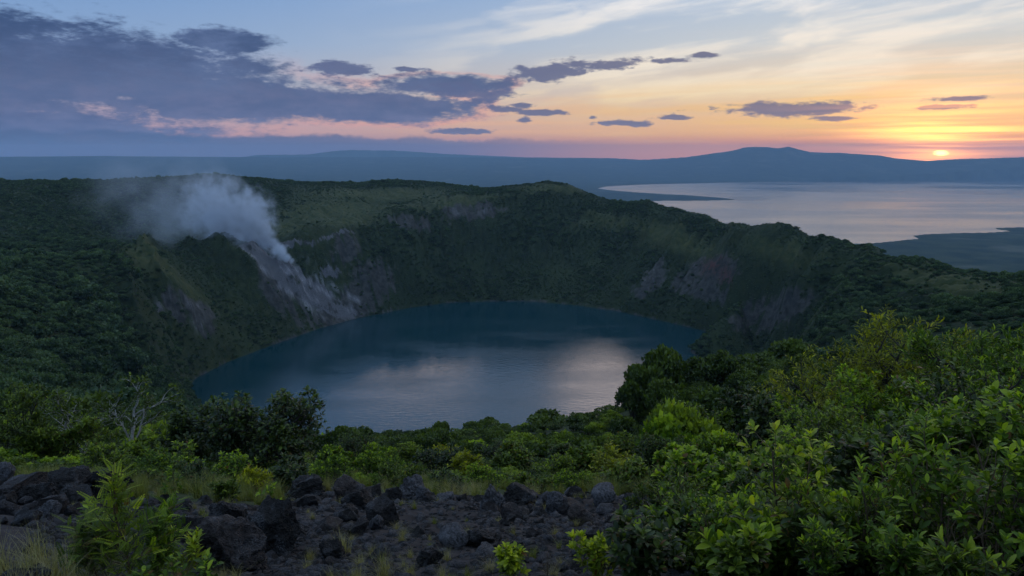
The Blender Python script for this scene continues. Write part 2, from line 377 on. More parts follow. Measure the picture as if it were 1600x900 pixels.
# lake bed: shrink the shoreline toward its centre
shp = [pt(px, py, lake_r(px, py)) for px, py in SHORE]
LCX = sum(q[0] for q in shp) / len(shp); LCY = sum(q[1] for q in shp) / len(shp)
for k, d in ((0.86, -28), (0.5, -60)):
    for x, y, z in shp[::5]:
        X_, Y_ = LCX + (x - LCX) * k, LCY + (y - LCY) * k
        cz(math.degrees(math.atan2(X_, Y_)), math.hypot(X_, Y_), d)
cz(math.degrees(math.atan2(LCX, LCY)), math.hypot(LCX, LCY), -70)
for q in [
    # inner rim behind the lake, right to left, and the bench behind it
    (860, 305, 1395), (780, 314, 1370), (700, 325, 1335), (640, 336, 1290), (580, 350, 1245), (540, 365, 1195), (490, 376, 1135),
    (640, 322, 1420), (560, 338, 1370), (480, 352, 1300), (600, 305, 1550), (480, 320, 1480), (700, 306, 1500), (400, 340, 1400),
    # far wall
    (860, 400, 1270), (780, 400, 1260), (700, 400, 1240), (640, 420, 1190), (580, 430, 1140), (930, 400, 1265), (1000, 400, 1210), (1000, 360, 1280), (930, 350, 1340), (860, 340, 1345),
    (1080, 420, 1120), (1080, 370, 1190), (1080, 470, 1060), (1160, 420, 1020), (1160, 480, 930), (1240, 420, 920), (1240, 470, 810), (1215, 505, 880), (1300, 440, 790), (1340, 430, 760), (1000, 455, 1120),
    # solfatara spur
    (372, 393, 1080), (400, 389, 1100), (440, 385, 1130), (420, 410, 1075), (470, 415, 1100), (460, 445, 1060), (510, 440, 1110), (520, 480, 1080), (550, 410, 1150), (400, 420, 1045), (440, 470, 1020), (480, 495, 1035), (350, 470, 975),
    (400, 400, 1180), (360, 398, 1170),
    # left knob and the hollow behind it
    (222, 390, 970), (243, 390, 980), (262, 404, 975), (195, 398, 940), (170, 404, 900), (238, 400, 1020), (268, 388, 1070), (284, 383, 1085), (329, 382, 1090), (355, 387, 1085), (300, 388, 1160), (230, 388, 1120), (160, 388, 1000), (300, 366, 1230), (200, 366, 1200), (300, 330, 1370), (200, 330, 1350), (100, 330, 1300),
    (60, 372, 1060), (0, 372, 1030), (0, 330, 1270), (-200, 330, 1150), (-200, 400, 780), (-200, 480, 460), (-200, 580, 240),
    (100, 415, 830), (30, 415, 790), (0, 460, 610), (100, 460, 660), (160, 440, 730), (230, 420, 910), (300, 410, 1025), (350, 430, 1040), (280, 460, 900), (310, 500, 895), (240, 500, 800), (335, 535, 895), (400, 505, 970), (280, 560, 755), (200, 520, 680),
    (140, 500, 590), (70, 510, 480), (0, 520, 430), (0, 580, 320), (80, 570, 390), (150, 570, 500), (220, 580, 620), (100, 630, 330), (180, 655, 450), (240, 690, 530), (0, 640, 215), (60, 650, 210),
    (130, 680, 260), (250, 700, 330), 
    # slope below the near ridge, hidden
    (300, 735, 230), (420, 738, 250), (560, 740, 260), (700, 738, 270), (850, 735, 280), (980, 730, 280), (450, 735, 390), (600, 738, 400), (750, 738, 410), (900, 734, 400), (1050, 710, 400), (1150, 675, 480), (1220, 640, 600),
    # near ridge
    (-200, 665, 110), (0, 690, 80), (150, 693, 95), (300, 692, 120), (420, 696, 140), (560, 695, 150), (700, 692, 160), (850, 688, 165), (955, 686, 160),
    # right spur
    (985, 655, 120), (1015, 630, 128), (1060, 628, 140), (1120, 622, 155), (1180, 604, 185), (1240, 580, 230), (1300, 550, 290), (1180, 635, 300), (1240, 585, 400), (1300, 528, 430), (1275, 530, 520), (1330, 488, 560), (1380, 470, 600), (1300, 495, 610),
    (1120, 660, 260), (1060, 690, 280),
    (1400, 520, 330), (1500, 500, 330), (1500, 488, 430), (1440, 466, 540), (1600, 508, 360), (1600, 545, 220), (1500, 545, 230), (1400, 570, 180), (1600, 590, 110), (1500, 610, 100), (1400, 640, 90), (1300, 665, 80), (1200, 690, 75), (1750, 560, 150), (2100, 620, 80),
    # mid slope
    (0, 715, 45), (200, 718, 50), (400, 718, 55), (600, 715, 60), (800, 712, 60), (1000, 712, 60), (-200, 700, 45), (500, 700, 100), (750, 697, 100), (950, 694, 100), (250, 705, 75),
    (0, 752, 20), (200, 758, 19), (400, 765, 18), (600, 768, 18), (800, 772, 17), (1000, 770, 17), (1200, 755, 20), (1400, 730, 22), (1600, 705, 22), (-200, 735, 20), (1750, 700, 22), (1200, 725, 38), (1400, 690, 45), (1600, 655, 45),
    (0, 800, 11), (300, 805, 10.5), (600, 815, 10), (900, 820, 9.5), (1200, 810, 10), (1500, 790, 10), (1700, 790, 10), (-200, 790, 11),
    (0, 880, 6.6), (300, 890, 6.3), (600, 895, 6.1), (900, 895, 6.1), (1200, 890, 6.1), (1500, 880, 6.2), (-200, 870, 6.6), (1750, 880, 6.2),
]: cp(*q)
for az_ in (-100, -70, -45, -25, 0, 25, 45, 70, 100):
    cz(az_, 3.2, CAMZ - 2.35); cz(az_, 1.6, CAMZ - 1.8); cz(az_, 0.8, CAMZ - 1.75)
for az_ in (-100, -80, 80, 100):
    cz(az_, 15, CAMZ - 5); cz(az_, 60, CAMZ - 14); cz(az_, 250, CAMZ - 40); cz(az_, 1000, CAMZ - 160); cz(az_, 2500, CAMZ - 400)
ctl = np.array(ctl)
def tps_fit(c, reg=2e-5):
    n = len(c); d2 = (c[:, None, 0] - c[None, :, 0]) ** 2 + (c[:, None, 1] - c[None, :, 1]) ** 2
    K = np.where(d2 > 0, 0.5 * d2 * np.log(d2 + 1e-30), 0) + np.eye(n) * reg
    P = np.c_[np.ones(n), c[:, :2]]
    A = np.zeros((n + 3, n + 3)); A[:n, :n] = K; A[:n, n:] = P; A[n:, :n] = P.T
    return np.linalg.solve(A, np.r_[c[:, 2], 0, 0, 0])
TW = tps_fit(ctl)
def tps_eval(a, l):
    out = np.empty(a.size); a = a.ravel(); l = l.ravel(); n = len(ctl)
    ca = ctl[:, 0]; cl = ctl[:, 1]; w32 = TW[:n] * 0.5
    for i in range(0, a.size, 20000):
        A = a[i:i + 20000]; L = l[i:i + 20000]
        d2 = (A[:, None] - ca) ** 2 + (L[:, None] - cl) ** 2 + 1e-14
        out[i:i + 20000] = (d2 * np.log(d2)) @ w32 + TW[n] + TW[n + 1] * A + TW[n + 2] * L
    return out
azs = np.radians(np.concatenate([np.linspace(-100, -43, 36)[:-1], np.arange(-43, 43.001, 0.125), np.linspace(43, 100, 36)[1:]]))
lrs = np.log(np.concatenate([np.exp(np.linspace(math.log(0.8), math.log(4), 50))[:-1], np.exp(np.linspace(math.log(4), math.log(21), 280))[:-1], np.exp(np.linspace(math.log(21), math.log(180), 170))[:-1], np.exp(np.linspace(math.log(180), math.log(1800), 520))[:-1], np.exp(np.linspace(math.log(1800), math.log(4000), 50))]))
# fit on a coarser net, then fill in between (cubic along each axis)
ca_ = azs[::2] if (len(azs) % 2) else np.r_[azs[::2], azs[-1]]
cl_ = lrs[::2] if (len(lrs) % 2) else np.r_[lrs[::2], lrs[-1]]
AA, LL = np.meshgrid(ca_, cl_)
VV = tps_eval(AA, LL).reshape(AA.shape)
def up(M, xs, xn):
    """cubic Hermite along axis 0"""
    d = np.gradient(M, xs, axis=0); i = np.clip(np.searchsorted(xs, xn, side='right') - 1, 0, len(xs) - 2)
    h = (xs[i + 1] - xs[i])[:, None]; q = ((xn - xs[i])[:, None]) / h
    return (2 * q**3 - 3 * q**2 + 1) * M[i] + (q**3 - 2 * q**2 + q) * h * d[i] + (-2 * q**3 + 3 * q**2) * M[i + 1] + (q**3 - q**2) * h * d[i + 1]
VV = up(VV, cl_, lrs); VV = up(VV.T.copy(), ca_, azs).T
AA, LL = np.meshgrid(azs, lrs); RR = np.exp(LL)
GX = np.sin(AA) * RR; GY = np.cos(AA) * RR; GZ = CAMZ + VV * RR
# relief: gullies running down to the crater lake, bumps elsewhere
rho = np.hypot(GX - LCX, GY - LCY); phi = np.arctan2(GX - LCX, GY - LCY)
onland = sm(0, 25, GZ)
far = sm(160, 420, RR)
_d = np.stack([GX, GY, GZ - CAMZ], -1); _c, _s = math.cos(PITCH), math.sin(PITCH)
_f = _d[..., 1] * _c - _d[..., 2] * _s; _u = _d[..., 1] * _s + _d[..., 2] * _c; _f = np.where(_f > 0.1, _f, 0.1)
PX_ = 800 + F * _d[..., 0] / _f; PY_ = 450 - F * _u / _f       # the bearing of each ground point, to lay ribs and outcrops where they lie
wp = fbm(GX / 90, GY / 90, oct=3, seed=3)
gul = np.abs(fbm(phi * 30 + wp * 1.2, rho / 260, oct=4, gain=0.6, seed=5))
crest = sm(1.0, 0.0, np.abs(VV - np.interp(AA, [azv(p, q)[0] for p, q, r in SKY], [azv(p, q)[1] for p, q, r in SKY])) / 0.02)
wall = sm(12, 100, GZ) * sm(900, 520, rho) * far
GZ = GZ - (gul * 20 - 4) * wall * (1 - 0.75 * crest) * sm(2200, 1600, RR)
GZ = GZ + fbm(GX / 60, GY / 60, oct=5, gain=0.55, seed=9) * 7 * far * sm(3, 60, GZ) * (1 - 0.7 * crest) * sm(3800, 1700, RR)
mid = sm(25, 60, RR) * (1 - far)
GZ = GZ + fbm(GX / 12, GY / 12, oct=4, seed=11) * 1.1 * mid
# ribs running down the inner wall
wx_ = fbm(GX / 40, GY / 40, GZ / 40, oct=3, seed=71) * 26
for pl_, w_, h_ in (([(228, 390), (258, 430), (298, 480), (322, 540), (318, 590)], 10, 22), ([(350, 385), (392, 430), (440, 480), (480, 520)], 9, 20), ([(170, 404), (196, 450), (222, 520), (240, 600)], 14, 18), ([(300, 384), (350, 440), (395, 500), (410, 545)], 9, 14),
                    ([(400, 390), (450, 430), (520, 480), (560, 495)], 8, 10), ([(470, 378), (500, 420), (560, 470), (590, 490)], 9, 11), ([(540, 368), (570, 430), (610, 485)], 10, 11), ([(620, 345), (630, 410), (650, 478)], 12, 11), ([(690, 330), (700, 400), (705, 472)], 10, 12), ([(770, 318), (765, 400), (760, 470)], 14, 12),
                    ([(860, 305), (850, 380), (835, 468)], 14, 12), ([(930, 335), (915, 400), (895, 472)], 12, 12), ([(1010, 330), (985, 400), (960, 480)], 12, 12), ([(1060, 345), (1050, 420), (1020, 490)], 12, 13), ([(1150, 362), (1120, 430), (1075, 505)], 12, 12), ([(1230, 378), (1190, 440), (1120, 520)], 12, 12), ([(1300, 392), (1255, 450), (1180, 530)], 14, 13), ([(1360, 402), (1320, 460), (1250, 515)], 14, 10)):
    dd = np.full(GZ.shape, 1e9)
    for (x0, y0), (x1, y1) in zip(pl_, pl_[1:]):
        ex, ey = x1 - x0, y1 - y0; q = np.clip(((PX_ + wx_ - x0) * ex + (PY_ - y0) * ey) / (ex * ex + ey * ey), 0, 1)
        dd = np.minimum(dd, (PX_ + wx_ - x0 - q * ex) ** 2 + (PY_ - y0 - q * ey) ** 2)
    GZ = GZ + h_ * np.exp(-np.sqrt(dd) / w_) * sm(18, 105, GZ) * ((RR > 560) & (RR < 1500))
near = sm(40, 14, RR)
lava = sm(1.0, -1.0, RR - np.interp(PX_, [0, 120, 160, 430, 470, 600, 640, 1000, 1100], [16.5, 16.5, 12.5, 12.5, 16.5, 16, 14.6, 14.6, 13]) + 1.6 * fbm(GX / 1.5, GY / 1.5, oct=3, seed=20))
GZ = GZ + (fbm(GX / 1.3, GY / 1.3, oct=3, gain=0.5, seed=21) * 0.14 + vnoise(GX / 0.3, GY / 0.3, seed=23) * 0.02) * near * sm(2.5, 5, RR)
# surface kinds
def blob(px, py, rx, ry, r0, r1, rot=0):
    c_, s_ = math.cos(rot), math.sin(rot); dx_, dy_ = PX_ - px, PY_ - py
    u, w_ = (dx_ * c_ + dy_ * s_) / rx, (-dx_ * s_ + dy_ * c_) / ry
    return np.exp(-(u * u + w_ * w_) ** 1.5) * ((RR > r0) & (RR < r1))
rock = np.zeros_like(GZ); solf = np.zeros_like(GZ); grassy = np.zeros_like(GZ); red = np.zeros_like(GZ)
for q in ((262, 482, 32, 15, 600, 1080), (300, 490, 44, 22, 600, 1080), (318, 515, 22, 18, 600, 1080), (1018, 436, 34, 18, 900, 1300, -0.9), (1000, 455, 16, 14, 900, 1300), (1115, 425, 50, 26, 800, 1300), (1090, 450, 60, 22, 800, 1300, 0.3), (1210, 490, 80, 32, 600, 1100, -0.2), (540, 395, 30, 22, 1000, 1250), (735, 333, 60, 14, 1200, 1400),
          (560, 470, 40, 30, 950, 1200), (650, 352, 60, 12, 1150, 1320), (585, 440, 40, 40, 1000, 1250), (510, 500, 60, 20, 900, 1150), (450, 450, 60, 40, 850, 1220, 0.6)):
    rock = np.maximum(rock, blob(*q))
for q in ((395, 396, 24, 10, 850, 1220), (420, 420, 44, 14, 850, 1220, 0.75), (455, 425, 60, 13, 850, 1220, 0.6), (435, 425, 52, 24, 850, 1220, 0.75), (500, 468, 64, 20, 850, 1200, 0.55), (490, 450, 50, 14, 850, 1220, 0.55), (530, 480, 40, 14, 900, 1150, 0.5), (455, 382, 50, 6, 950, 1200, -0.05), (520, 374, 50, 3, 1050, 1300, -0.1), (515, 425, 20, 9, 950, 1200)):
    solf = np.maximum(solf, blob(*q))
gulm = fbm(phi * 60, rho / 60, oct=4, gain=0.65, seed=31)
rock = np.maximum(rock, solf * 0.9); strk = fbm(GX / 14 + GZ / 30, GY / 14, GZ / 9, oct=4, gain=0.65, seed=33); rock = np.maximum(rock, 0.75 * sm(5.0, 2.0, GZ) * sm(-0.25, 0.15, fbm(GX / 18, GY / 18, oct=3, seed=37)) * (RR < 1500))
vein = np.zeros_like(GZ); wv_ = fbm(GX / 22, GY / 22, GZ / 22, oct=3, seed=73) * 14
for pl_ in ([(398, 392), (440, 418), (500, 452), (548, 484)], [(436, 400), (470, 425), (505, 442), (560, 470)], [(378, 396), (412, 430), (455, 462), (505, 498)], [(420, 398), (462, 440), (490, 470)]):
    for (x0, y0), (x1, y1) in zip(pl_, pl_[1:]):
        ex, ey = x1 - x0, y1 - y0; q = np.clip(((PX_ + wv_ - x0) * ex + (PY_ - y0) * ey) / (ex * ex + ey * ey), 0, 1)
        vein = np.maximum(vein, np.exp(-((PX_ + wv_ - x0 - q * ex) ** 2 + (PY_ - y0 - q * ey) ** 2) / 12.0))
for q in ((262, 480, 26, 9, 600, 1080), (300, 484, 36, 10, 600, 1080), (312, 508, 14, 14, 600, 1080), (1015, 436, 30, 7, 900, 1300, -0.9), (735, 333, 50, 7, 1200, 1420), (500, 415, 30, 5, 900, 1220, 0.3)): vein = np.maximum(vein, blob(*q) * 0.45 * sm(0.0, 0.3, fbm(GX / 9, GY / 9, GZ / 5, oct=3, seed=75)))
vein = vein * np.maximum(sm(-0.25, 0.2, strk), PX_ < 360) * ((RR > 600) & (RR < 1450)) * 0.75
solf = np.clip(solf * (0.85 + 0.9 * strk), 0, 1); rock = np.clip(rock * (0.8 + 0.8 * gulm), 0, 1)
for q in ((235, 388, 40, 8, 700, 1000), (225, 410, 60, 16, 600, 1000, 0.5), (275, 445, 60, 14, 600, 1000, 0.5), (700, 318, 130, 9, 1250, 1600, -0.12), (545, 335, 100, 22, 1200, 1600), (1050, 375, 90, 22, 900, 1400, 0.3), (860, 298, 60, 9, 1300, 1500), (1220, 400, 80, 20, 800, 1200, 0.3), (1500, 450, 120, 24, 350, 800, 0.2), (600, 305, 120, 12, 1400, 1800), (420, 360, 60, 14, 1200, 1500), (950, 350, 60, 16, 1200, 1400)):
    grassy = np.maximum(grassy, blob(*q) * 0.85)
grassy = np.clip(grassy + 0.22 * sm(620, 760, RR) * (PX_ < 560) * sm(190, 260, PX_) + 0.30 * fbm(GX / 110, GY / 110, oct=4, seed=41), 0, 1) * sm(300, 500, RR)
grassy = np.maximum(grassy, sm(160, 60, RR) * 0.7)
for q in ((1115, 420, 20, 14, 900, 1200), (1135, 435, 12, 12, 900, 1200)): red = np.maximum(red, blob(*q))
nr, nc = GZ.shape
idx = np.arange(nr * nc).reshape(nr, nc)
quads = np.stack([idx[:-1, :-1], idx[:-1, 1:], idx[1:, 1:], idx[1:, :-1]], -1).reshape(-1, 4)[:, ::-1]
me = mesh_np('crater_terrain', np.stack([GX, GY, GZ], -1).reshape(-1, 3), [quads], [M_TERR],
             dict(rock=rock, vein=vein, solf=solf, grassy=grassy, red=red, lava=lava))
terr = link('crater_terrain', me); tag(terr, kind='structure')

def gz(x, y):
    """ground height under (x, y), bilinear on the sheet"""
    x = np.asarray(x, float); y = np.asarray(y, float)
    a = np.arctan2(x, y); l = np.log(np.hypot(x, y))
    fi = np.interp(l, lrs, np.arange(nr)); fj = np.interp(a, azs, np.arange(nc))
    i = np.clip(fi.astype(int), 0, nr - 2); j = np.clip(fj.astype(int), 0, nc - 2); u = fi - i; w_ = fj - j
    return (GZ[i, j] * (1 - u) * (1 - w_) + GZ[i + 1, j] * u * (1 - w_) + GZ[i, j + 1] * (1 - u) * w_ + GZ[i + 1, j + 1] * u * w_)
def gattr(A, x, y):
    fi = np.interp(np.log(np.hypot(x, y)), lrs, np.arange(nr)); fj = np.interp(np.arctan2(x, y), azs, np.arange(nc))
    return A[np.round(fi).astype(int), np.round(fj).astype(int)]

# ---------------------------------------------------------------- waters
def disc_sheet(name, cx, cyy, rx, ry, z, mat, n=96):
    a = np.linspace(0, 2 * np.pi, n, endpoint=False)
    V = np.c_[cx + rx * np.cos(a), cyy + ry * np.sin(a), np.full(n, z)]; V = np.r_[V, [[cx, cyy, z]]]
    Fq = np.c_[np.arange(n), (np.arange(n) + 1) % n, np.full(n, n)]
    o = link(name, mesh_np(name, V, [Fq], [mat], smooth=False)); tag(o, kind='structure'); return o
disc_sheet('crater_lake_water', LCX, LCY, 460, 470, 0.0, M_LAKE)
disc_sheet('outer_lake_water', 5000, 21000, 16500, 17600, OUTZ, M_OUTER)

# ---------------------------------------------------------------- far land round the outer lake
def in_poly(x, y, P):
    ins = np.zeros(x.shape, bool); n = len(P)
    for i in range(n):
        x0, y0 = P[i]; x1, y1 = P[(i + 1) % n]
        c_ = ((y0 > y) != (y1 > y)) & (x < (x1 - x0) * (y - y0) / (y1 - y0 + 1e-12) + x0)
        ins ^= c_
    return ins
def sdist(x, y, P):
    d = np.full(x.shape, 1e18)
    for i in range(len(P)):
        x0, y0 = P[i]; x1, y1 = P[(i + 1) % len(P)]; ex, ey = x1 - x0, y1 - y0; L = ex * ex + ey * ey + 1e-12
        q = np.clip(((x - x0) * ex + (y - y0) * ey) / L, 0, 1)
        d = np.minimum(d, (x - x0 - q * ex) ** 2 + (y - y0 - q * ey) ** 2)
    d = np.sqrt(d); return np.where(in_poly(x, y, P), d, -d)
def ap(px, py, r=None):
    a, v = azv(px, py)
    if r is None: r = (OUTZ - CAMZ) / v
    return a, math.log(r)
FARSHORE = [ap(-2500, 400, 2400), ap(-600, 330, 2400), ap(0, 330, 2400), ap(700, 330, 2400), ap(900, 330, 2600), ap(905, 325, 5200), ap(915, 316), ap(940, 315), ap(1000, 314), ap(1050, 313.5), ap(1100, 313.5), ap(1152, 312),
            ap(1130, 309.5), ap(1085, 306), ap(1040, 303.5), ap(990, 300.5), ap(950, 297), ap(932, 294.5), ap(950, 291), ap(1000, 288.5), ap(1100, 286), ap(1200, 284.3), ap(1300, 283.5), ap(1400, 283), ap(1600, 282), ap(1900, 281), ap(3500, 282, 21000),
            ap(3500, 262, 60000), ap(-2500, 262, 60000)]
NEARLAND = [ap(1180, 400, 2400), ap(1300, 384), ap(1330, 381.5), ap(1370, 380), ap(1400, 377), ap(1440, 373.5), ap(1428, 369), ap(1450, 366), ap(1500, 364.5), ap(1540, 364), ap(1585, 361.5), ap(1552, 357), ap(1600, 355.5), ap(1750, 352), ap(2300, 350), ap(2300, 600, 1500), ap(1180, 600, 1500)]
MRIDGE = [(-2500, 246), (0, 245), (200, 244), (400, 246), (700, 246), (950, 247), (1000, 250), (1040, 248), (1070, 246), (1100, 242), (1130, 238), (1150, 234), (1163, 230), (1180, 229), (1200, 229), (1215, 231), (1232, 228), (1245, 232), (1265, 237), (1290, 238), (1310, 238), (1340, 241), (1375, 243.5), (1400, 248), (1450, 252), (1500, 249), (1560, 246.5), (1600, 245), (2300, 244)]
ma = np.radians(np.r_[np.linspace(-75, -40, 20)[:-1], np.arange(-40, 40.01, 0.15), np.linspace(40, 75, 20)[1:]]); ml = np.linspace(math.log(2300), math.log(39000), 260)
A2, L2 = np.meshgrid(ma, ml); R2 = np.exp(L2); X2 = np.sin(A2) * R2; Y2 = np.cos(A2) * R2
wob = fbm(X2 / 400, Y2 / 400, oct=4, seed=51)
s1 = sdist(A2, L2, FARSHORE) * R2 + wob * 35; s2 = sdist(A2, L2, NEARLAND) * R2 + wob * 30
def shore_h(s, top): return np.where(s > 0, np.minimum(s * 0.06, 1) * 6 + top * sm(0, 1500, s), np.maximum(s * 0.05, -45))
ra = np.array([azv(p, q)[0] for p, q in MRIDGE]); rv = np.array([azv(p, q)[1] for p, q in MRIDGE])
RM = np.interp(A2, np.radians([-75, -5, 8, 14, 40, 75]), [29000, 29000, 28500, 26000, 26500, 27500])
hr = np.interp(A2, ra, rv) * RM + CAMZ - OUTZ
start = np.interp(A2, np.radians([-75, 0, 8, 40]), [13500, 14000, 19000, 21000])
q = np.clip((R2 - start) / (RM - start), 0, 1)
prof = np.where(R2 <= RM, q ** 1.6, np.clip(1 - (R2 - RM) / 8000, 0, 1))
ridge_n = np.abs(fbm(X2 / 1500, Y2 / 1500, oct=5, gain=0.55, seed=55))
h1 = shore_h(s1, 4) + np.where(s1 > 0, hr * prof * (1 - 0.35 * ridge_n * (1 - prof) * 3 * prof) + fbm(X2 / 900, Y2 / 900, oct=4, seed=57) * 14 * sm(200, 2500, s1), 0)
h2 = shore_h(s2, 6) + np.where(s2 > 0, fbm(X2 / 500, Y2 / 500, oct=4, seed=59) * 12 * sm(50, 800, s2), 0) - sm(60, 500, s2) * 0 
hill = 26 * np.exp(-((A2 - azv(1066, 303)[0]) / 0.010) ** 2 - ((L2 - math.log(12900)) / 0.02) ** 2)
h1 = h1 + np.where(s1 > 0, hill, 0)
H2 = OUTZ + np.maximum(h1, h2)
# keep it under the crater sheet where the two overlap
under = gz(np.where(R2 < 3900, X2, 0.0), np.where(R2 < 3900, Y2, 3000.0))
H2 = np.where(R2 < 3000, np.minimum(H2, under - 4), H2)
m, tt, p = material('lowland')
P = geo_pos(tt); c = mixc(tt, noise(tt, P, 0.004, 6, 0.6).map(0.35, 0.65), (0.022, 0.034, 0.02), (0.055, 0.066, 0.034))
c = mixc(tt, noise(tt, P, 0.0016, 3, 0.5).map(0.58, 0.68) * 0.7, c, (0.12, 0.12, 0.08))
tt.links.new(c.o, p.inputs['Base Color']); p.inputs['Roughness'].default_value = 1.0; p.inputs['Specular IOR Level'].default_value = 0.0
n_r, n_c = H2.shape; idx = np.arange(n_r * n_c).reshape(n_r, n_c)
qd = np.stack([idx[:-1, :-1], idx[:-1, 1:], idx[1:, 1:], idx[1:, :-1]], -1).reshape(-1, 4)[:, ::-1]
o = link('far_land', mesh_np('far_land', np.stack([X2, Y2, H2], -1).reshape(-1, 3), [qd], [m])); tag(o, kind='structure')
# the faint mountain standing farther off on the left
fa = np.linspace(azv(330, 240)[0], azv(900, 240)[0], 90); fr = np.linspace(34500, 37800, 14)
A3, R3 = np.meshgrid(fa, fr)
DR = [(330, 252), (400, 242), (480, 241), (520, 236), (545, 234), (570, 234.5), (610, 235), (640, 236), (690, 240), (760, 243), (830, 246), (900, 254)]
vv = np.interp(A3, [azv(p_, q_)[0] for p_, q_ in DR], [azv(p_, q_)[1] for p_, q_ in DR])
Z3 = CAMZ + vv * 36000 - np.abs(R3 - 36000) * 0.35 + fbm(A3 * 300, R3 / 500, oct=3, seed=61) * 14
n_r, n_c = Z3.shape; idx = np.arange(n_r * n_c).reshape(n_r, n_c)
qd = np.stack([idx[:-1, :-1], idx[:-1, 1:], idx[1:, 1:], idx[1:, :-1]], -1).reshape(-1, 4)[:, ::-1]
o = link('distant_mountain_terrain', mesh_np('distant_mountain_terrain', np.stack([np.sin(A3) * R3, np.cos(A3) * R3, Z3], -1).reshape(-1, 3), [qd], [m])); tag(o, kind='structure')

# ---------------------------------------------------------------- air
HAZE = 3.5e-5
m = bpy.data.materials.new('air'); m.use_nodes = True; tt = m.node_tree; tt.nodes.clear()
pv = tt.nodes.new('ShaderNodeVolumePrincipled'); pv.inputs['Color'].default_value = (0.48, 0.73, 1.0, 1); pv.inputs['Density'].default_value = HAZE
pv.inputs['Density Attribute'].default_value = ''; pv.inputs['Anisotropy'].default_value = 0.1
oo = tt.nodes.new('ShaderNodeOutputMaterial'); tt.links.new(pv.outputs[0], oo.inputs['Volume'])
m.cycles.homogeneous_volume = True
z0, z1 = -602.0, 720.0
V = [(x, y, z) for z in (z0, z1) for x, y in ((-40000, -1500), (40000, -1500), (40000, 41000), (-40000, 41000))]
o = link('haze', mesh_np('haze', V, [[(0, 3, 2, 1), (4, 5, 6, 7), (0, 1, 5, 4), (1, 2, 6, 5), (2, 3, 7, 6), (3, 0, 4, 7)]], [m], smooth=False)); tag(o, kind='stuff')

# ---------------------------------------------------------------- leaves and twigs
def unit(v): return v / (np.linalg.norm(v, axis=-1, keepdims=True) + 1e-12)
def leaf_proto(w=0.42, fold=0.10, curl=0.18, blunt=0.6):
    """one leaf of length 1 along +y, midrib, two halves, drooping tip"""
    V = [(0, 0, 0)]
    for q_, ww in ((0.32, 0.72), (blunt, 1.0), (0.86, 0.62)):
        z = -curl * q_ * q_
        V += [(-w / 2 * ww, q_, z + fold * ww), (0, q_, z), (w / 2 * ww, q_, z + fold * ww)]
    V.append((0, 1.0, -curl * 1.15))
    T = [(0, 2, 1), (0, 3, 2)]
    for k in (1, 4): T += [(k, k + 1, k + 4), (k, k + 4, k + 3), (k + 1, k + 2, k + 5), (k + 1, k + 5, k + 4)]
    T += [(7, 8, 10), (8, 9, 10)]
    return np.array(V, float), np.array(T)
def kite_proto(w=0.6):
    return np.array([(0, 0, 0), (-w / 2, 0.55, 0.07), (0, 1, -0.08), (w / 2, 0.55, 0.07)], float), np.array([(0, 2, 1), (0, 3, 2)])
def frond_proto(n=7, w=0.34, ll=0.30):
    """pinnate leaf: rachis with pairs of leaflets and one at the tip"""
    kv, kt = kite_proto(w); V = []; T = []
    def add(p_, d, s):
        nonlocal V, T
        y = unit(np.array(d, float)); x = unit(np.cross(y, (0, 0, 1))); z = np.cross(x, y)
        b = sum(len(v) for v in V); V.append(np.array(p_) + s * (kv[:, :1] * x + kv[:, 1:2] * y + kv[:, 2:] * z)); T.append(kt + b)
    for i in range(n):
        q_ = (i + 1.2) / (n + 1.0); z = -0.16 * q_ * q_
        for sx in (-1, 1): add((0, q_, z), (sx * 1.0, 0.55, -0.12), ll * (1 - 0.35 * q_))
    add((0, 1, -0.16), (0, 1, -0.25), ll * 0.8)
    b = sum(len(v) for v in V); V.append(np.array([(-0.008, 0, 0), (0.008, 0, 0), (0, 1, -0.16)])); T.append(np.array([(0, 1, 2)]) + b)
    return np.concatenate(V), np.concatenate(T)
LEAF = leaf_proto(); LEAFW = leaf_proto(0.5, 0.08, 0.28, 0.66); LEAFN = leaf_proto(0.30, 0.06, 0.12, 0.5); KITE = kite_proto(); FROND = frond_proto(); FROND_BIG = frond_proto(9, 0.52, 0.24)
def frames(D, U):
    y = unit(D); x = unit(np.cross(y, U)); z = np.cross(x, y); return x, y, z
def place(proto, P, D, U, s):
    pv_, pt_ = proto; x, y, z = frames(D, U); s = np.asarray(s)[:, None, None]
    V = P[:, None, :] + s * (pv_[None, :, 0, None] * x[:, None] + pv_[None, :, 1, None] * y[:, None] + pv_[None, :, 2, None] * z[:, None])
    T = pt_[None] + (np.arange(len(P)) * len(pv_))[:, None, None]
    return V.reshape(-1, 3), T.reshape(-1, 3)
def tubes(lines):
    """lines: list of (points (n,3), radii (n,), sides)"""
    Vs, Fs, b = [], [], 0
    for P, R, k in lines:
        P = np.asarray(P, float); n = len(P); d = unit(np.gradient(P, axis=0)); ref = np.array((0.3, 0.5, 0.8)); x = unit(np.cross(d, ref)); y = np.cross(d, x)
        a = np.arange(k) * 2 * np.pi / k
        ring = P[:, None] + np.asarray(R)[:, None, None] * (np.cos(a)[None, :, None] * x[:, None] + np.sin(a)[None, :, None] * y[:, None])
        Vs.append(ring.reshape(-1, 3)); i, j = np.meshgrid(np.arange(n - 1), np.arange(k), indexing='ij')
        Fs.append(np.stack([i * k + j, i * k + (j + 1) % k, (i + 1) * k + (j + 1) % k, (i + 1) * k + j], -1).reshape(-1, 4) + b); b += n * k
    return np.concatenate(Vs), np.concatenate(Fs)
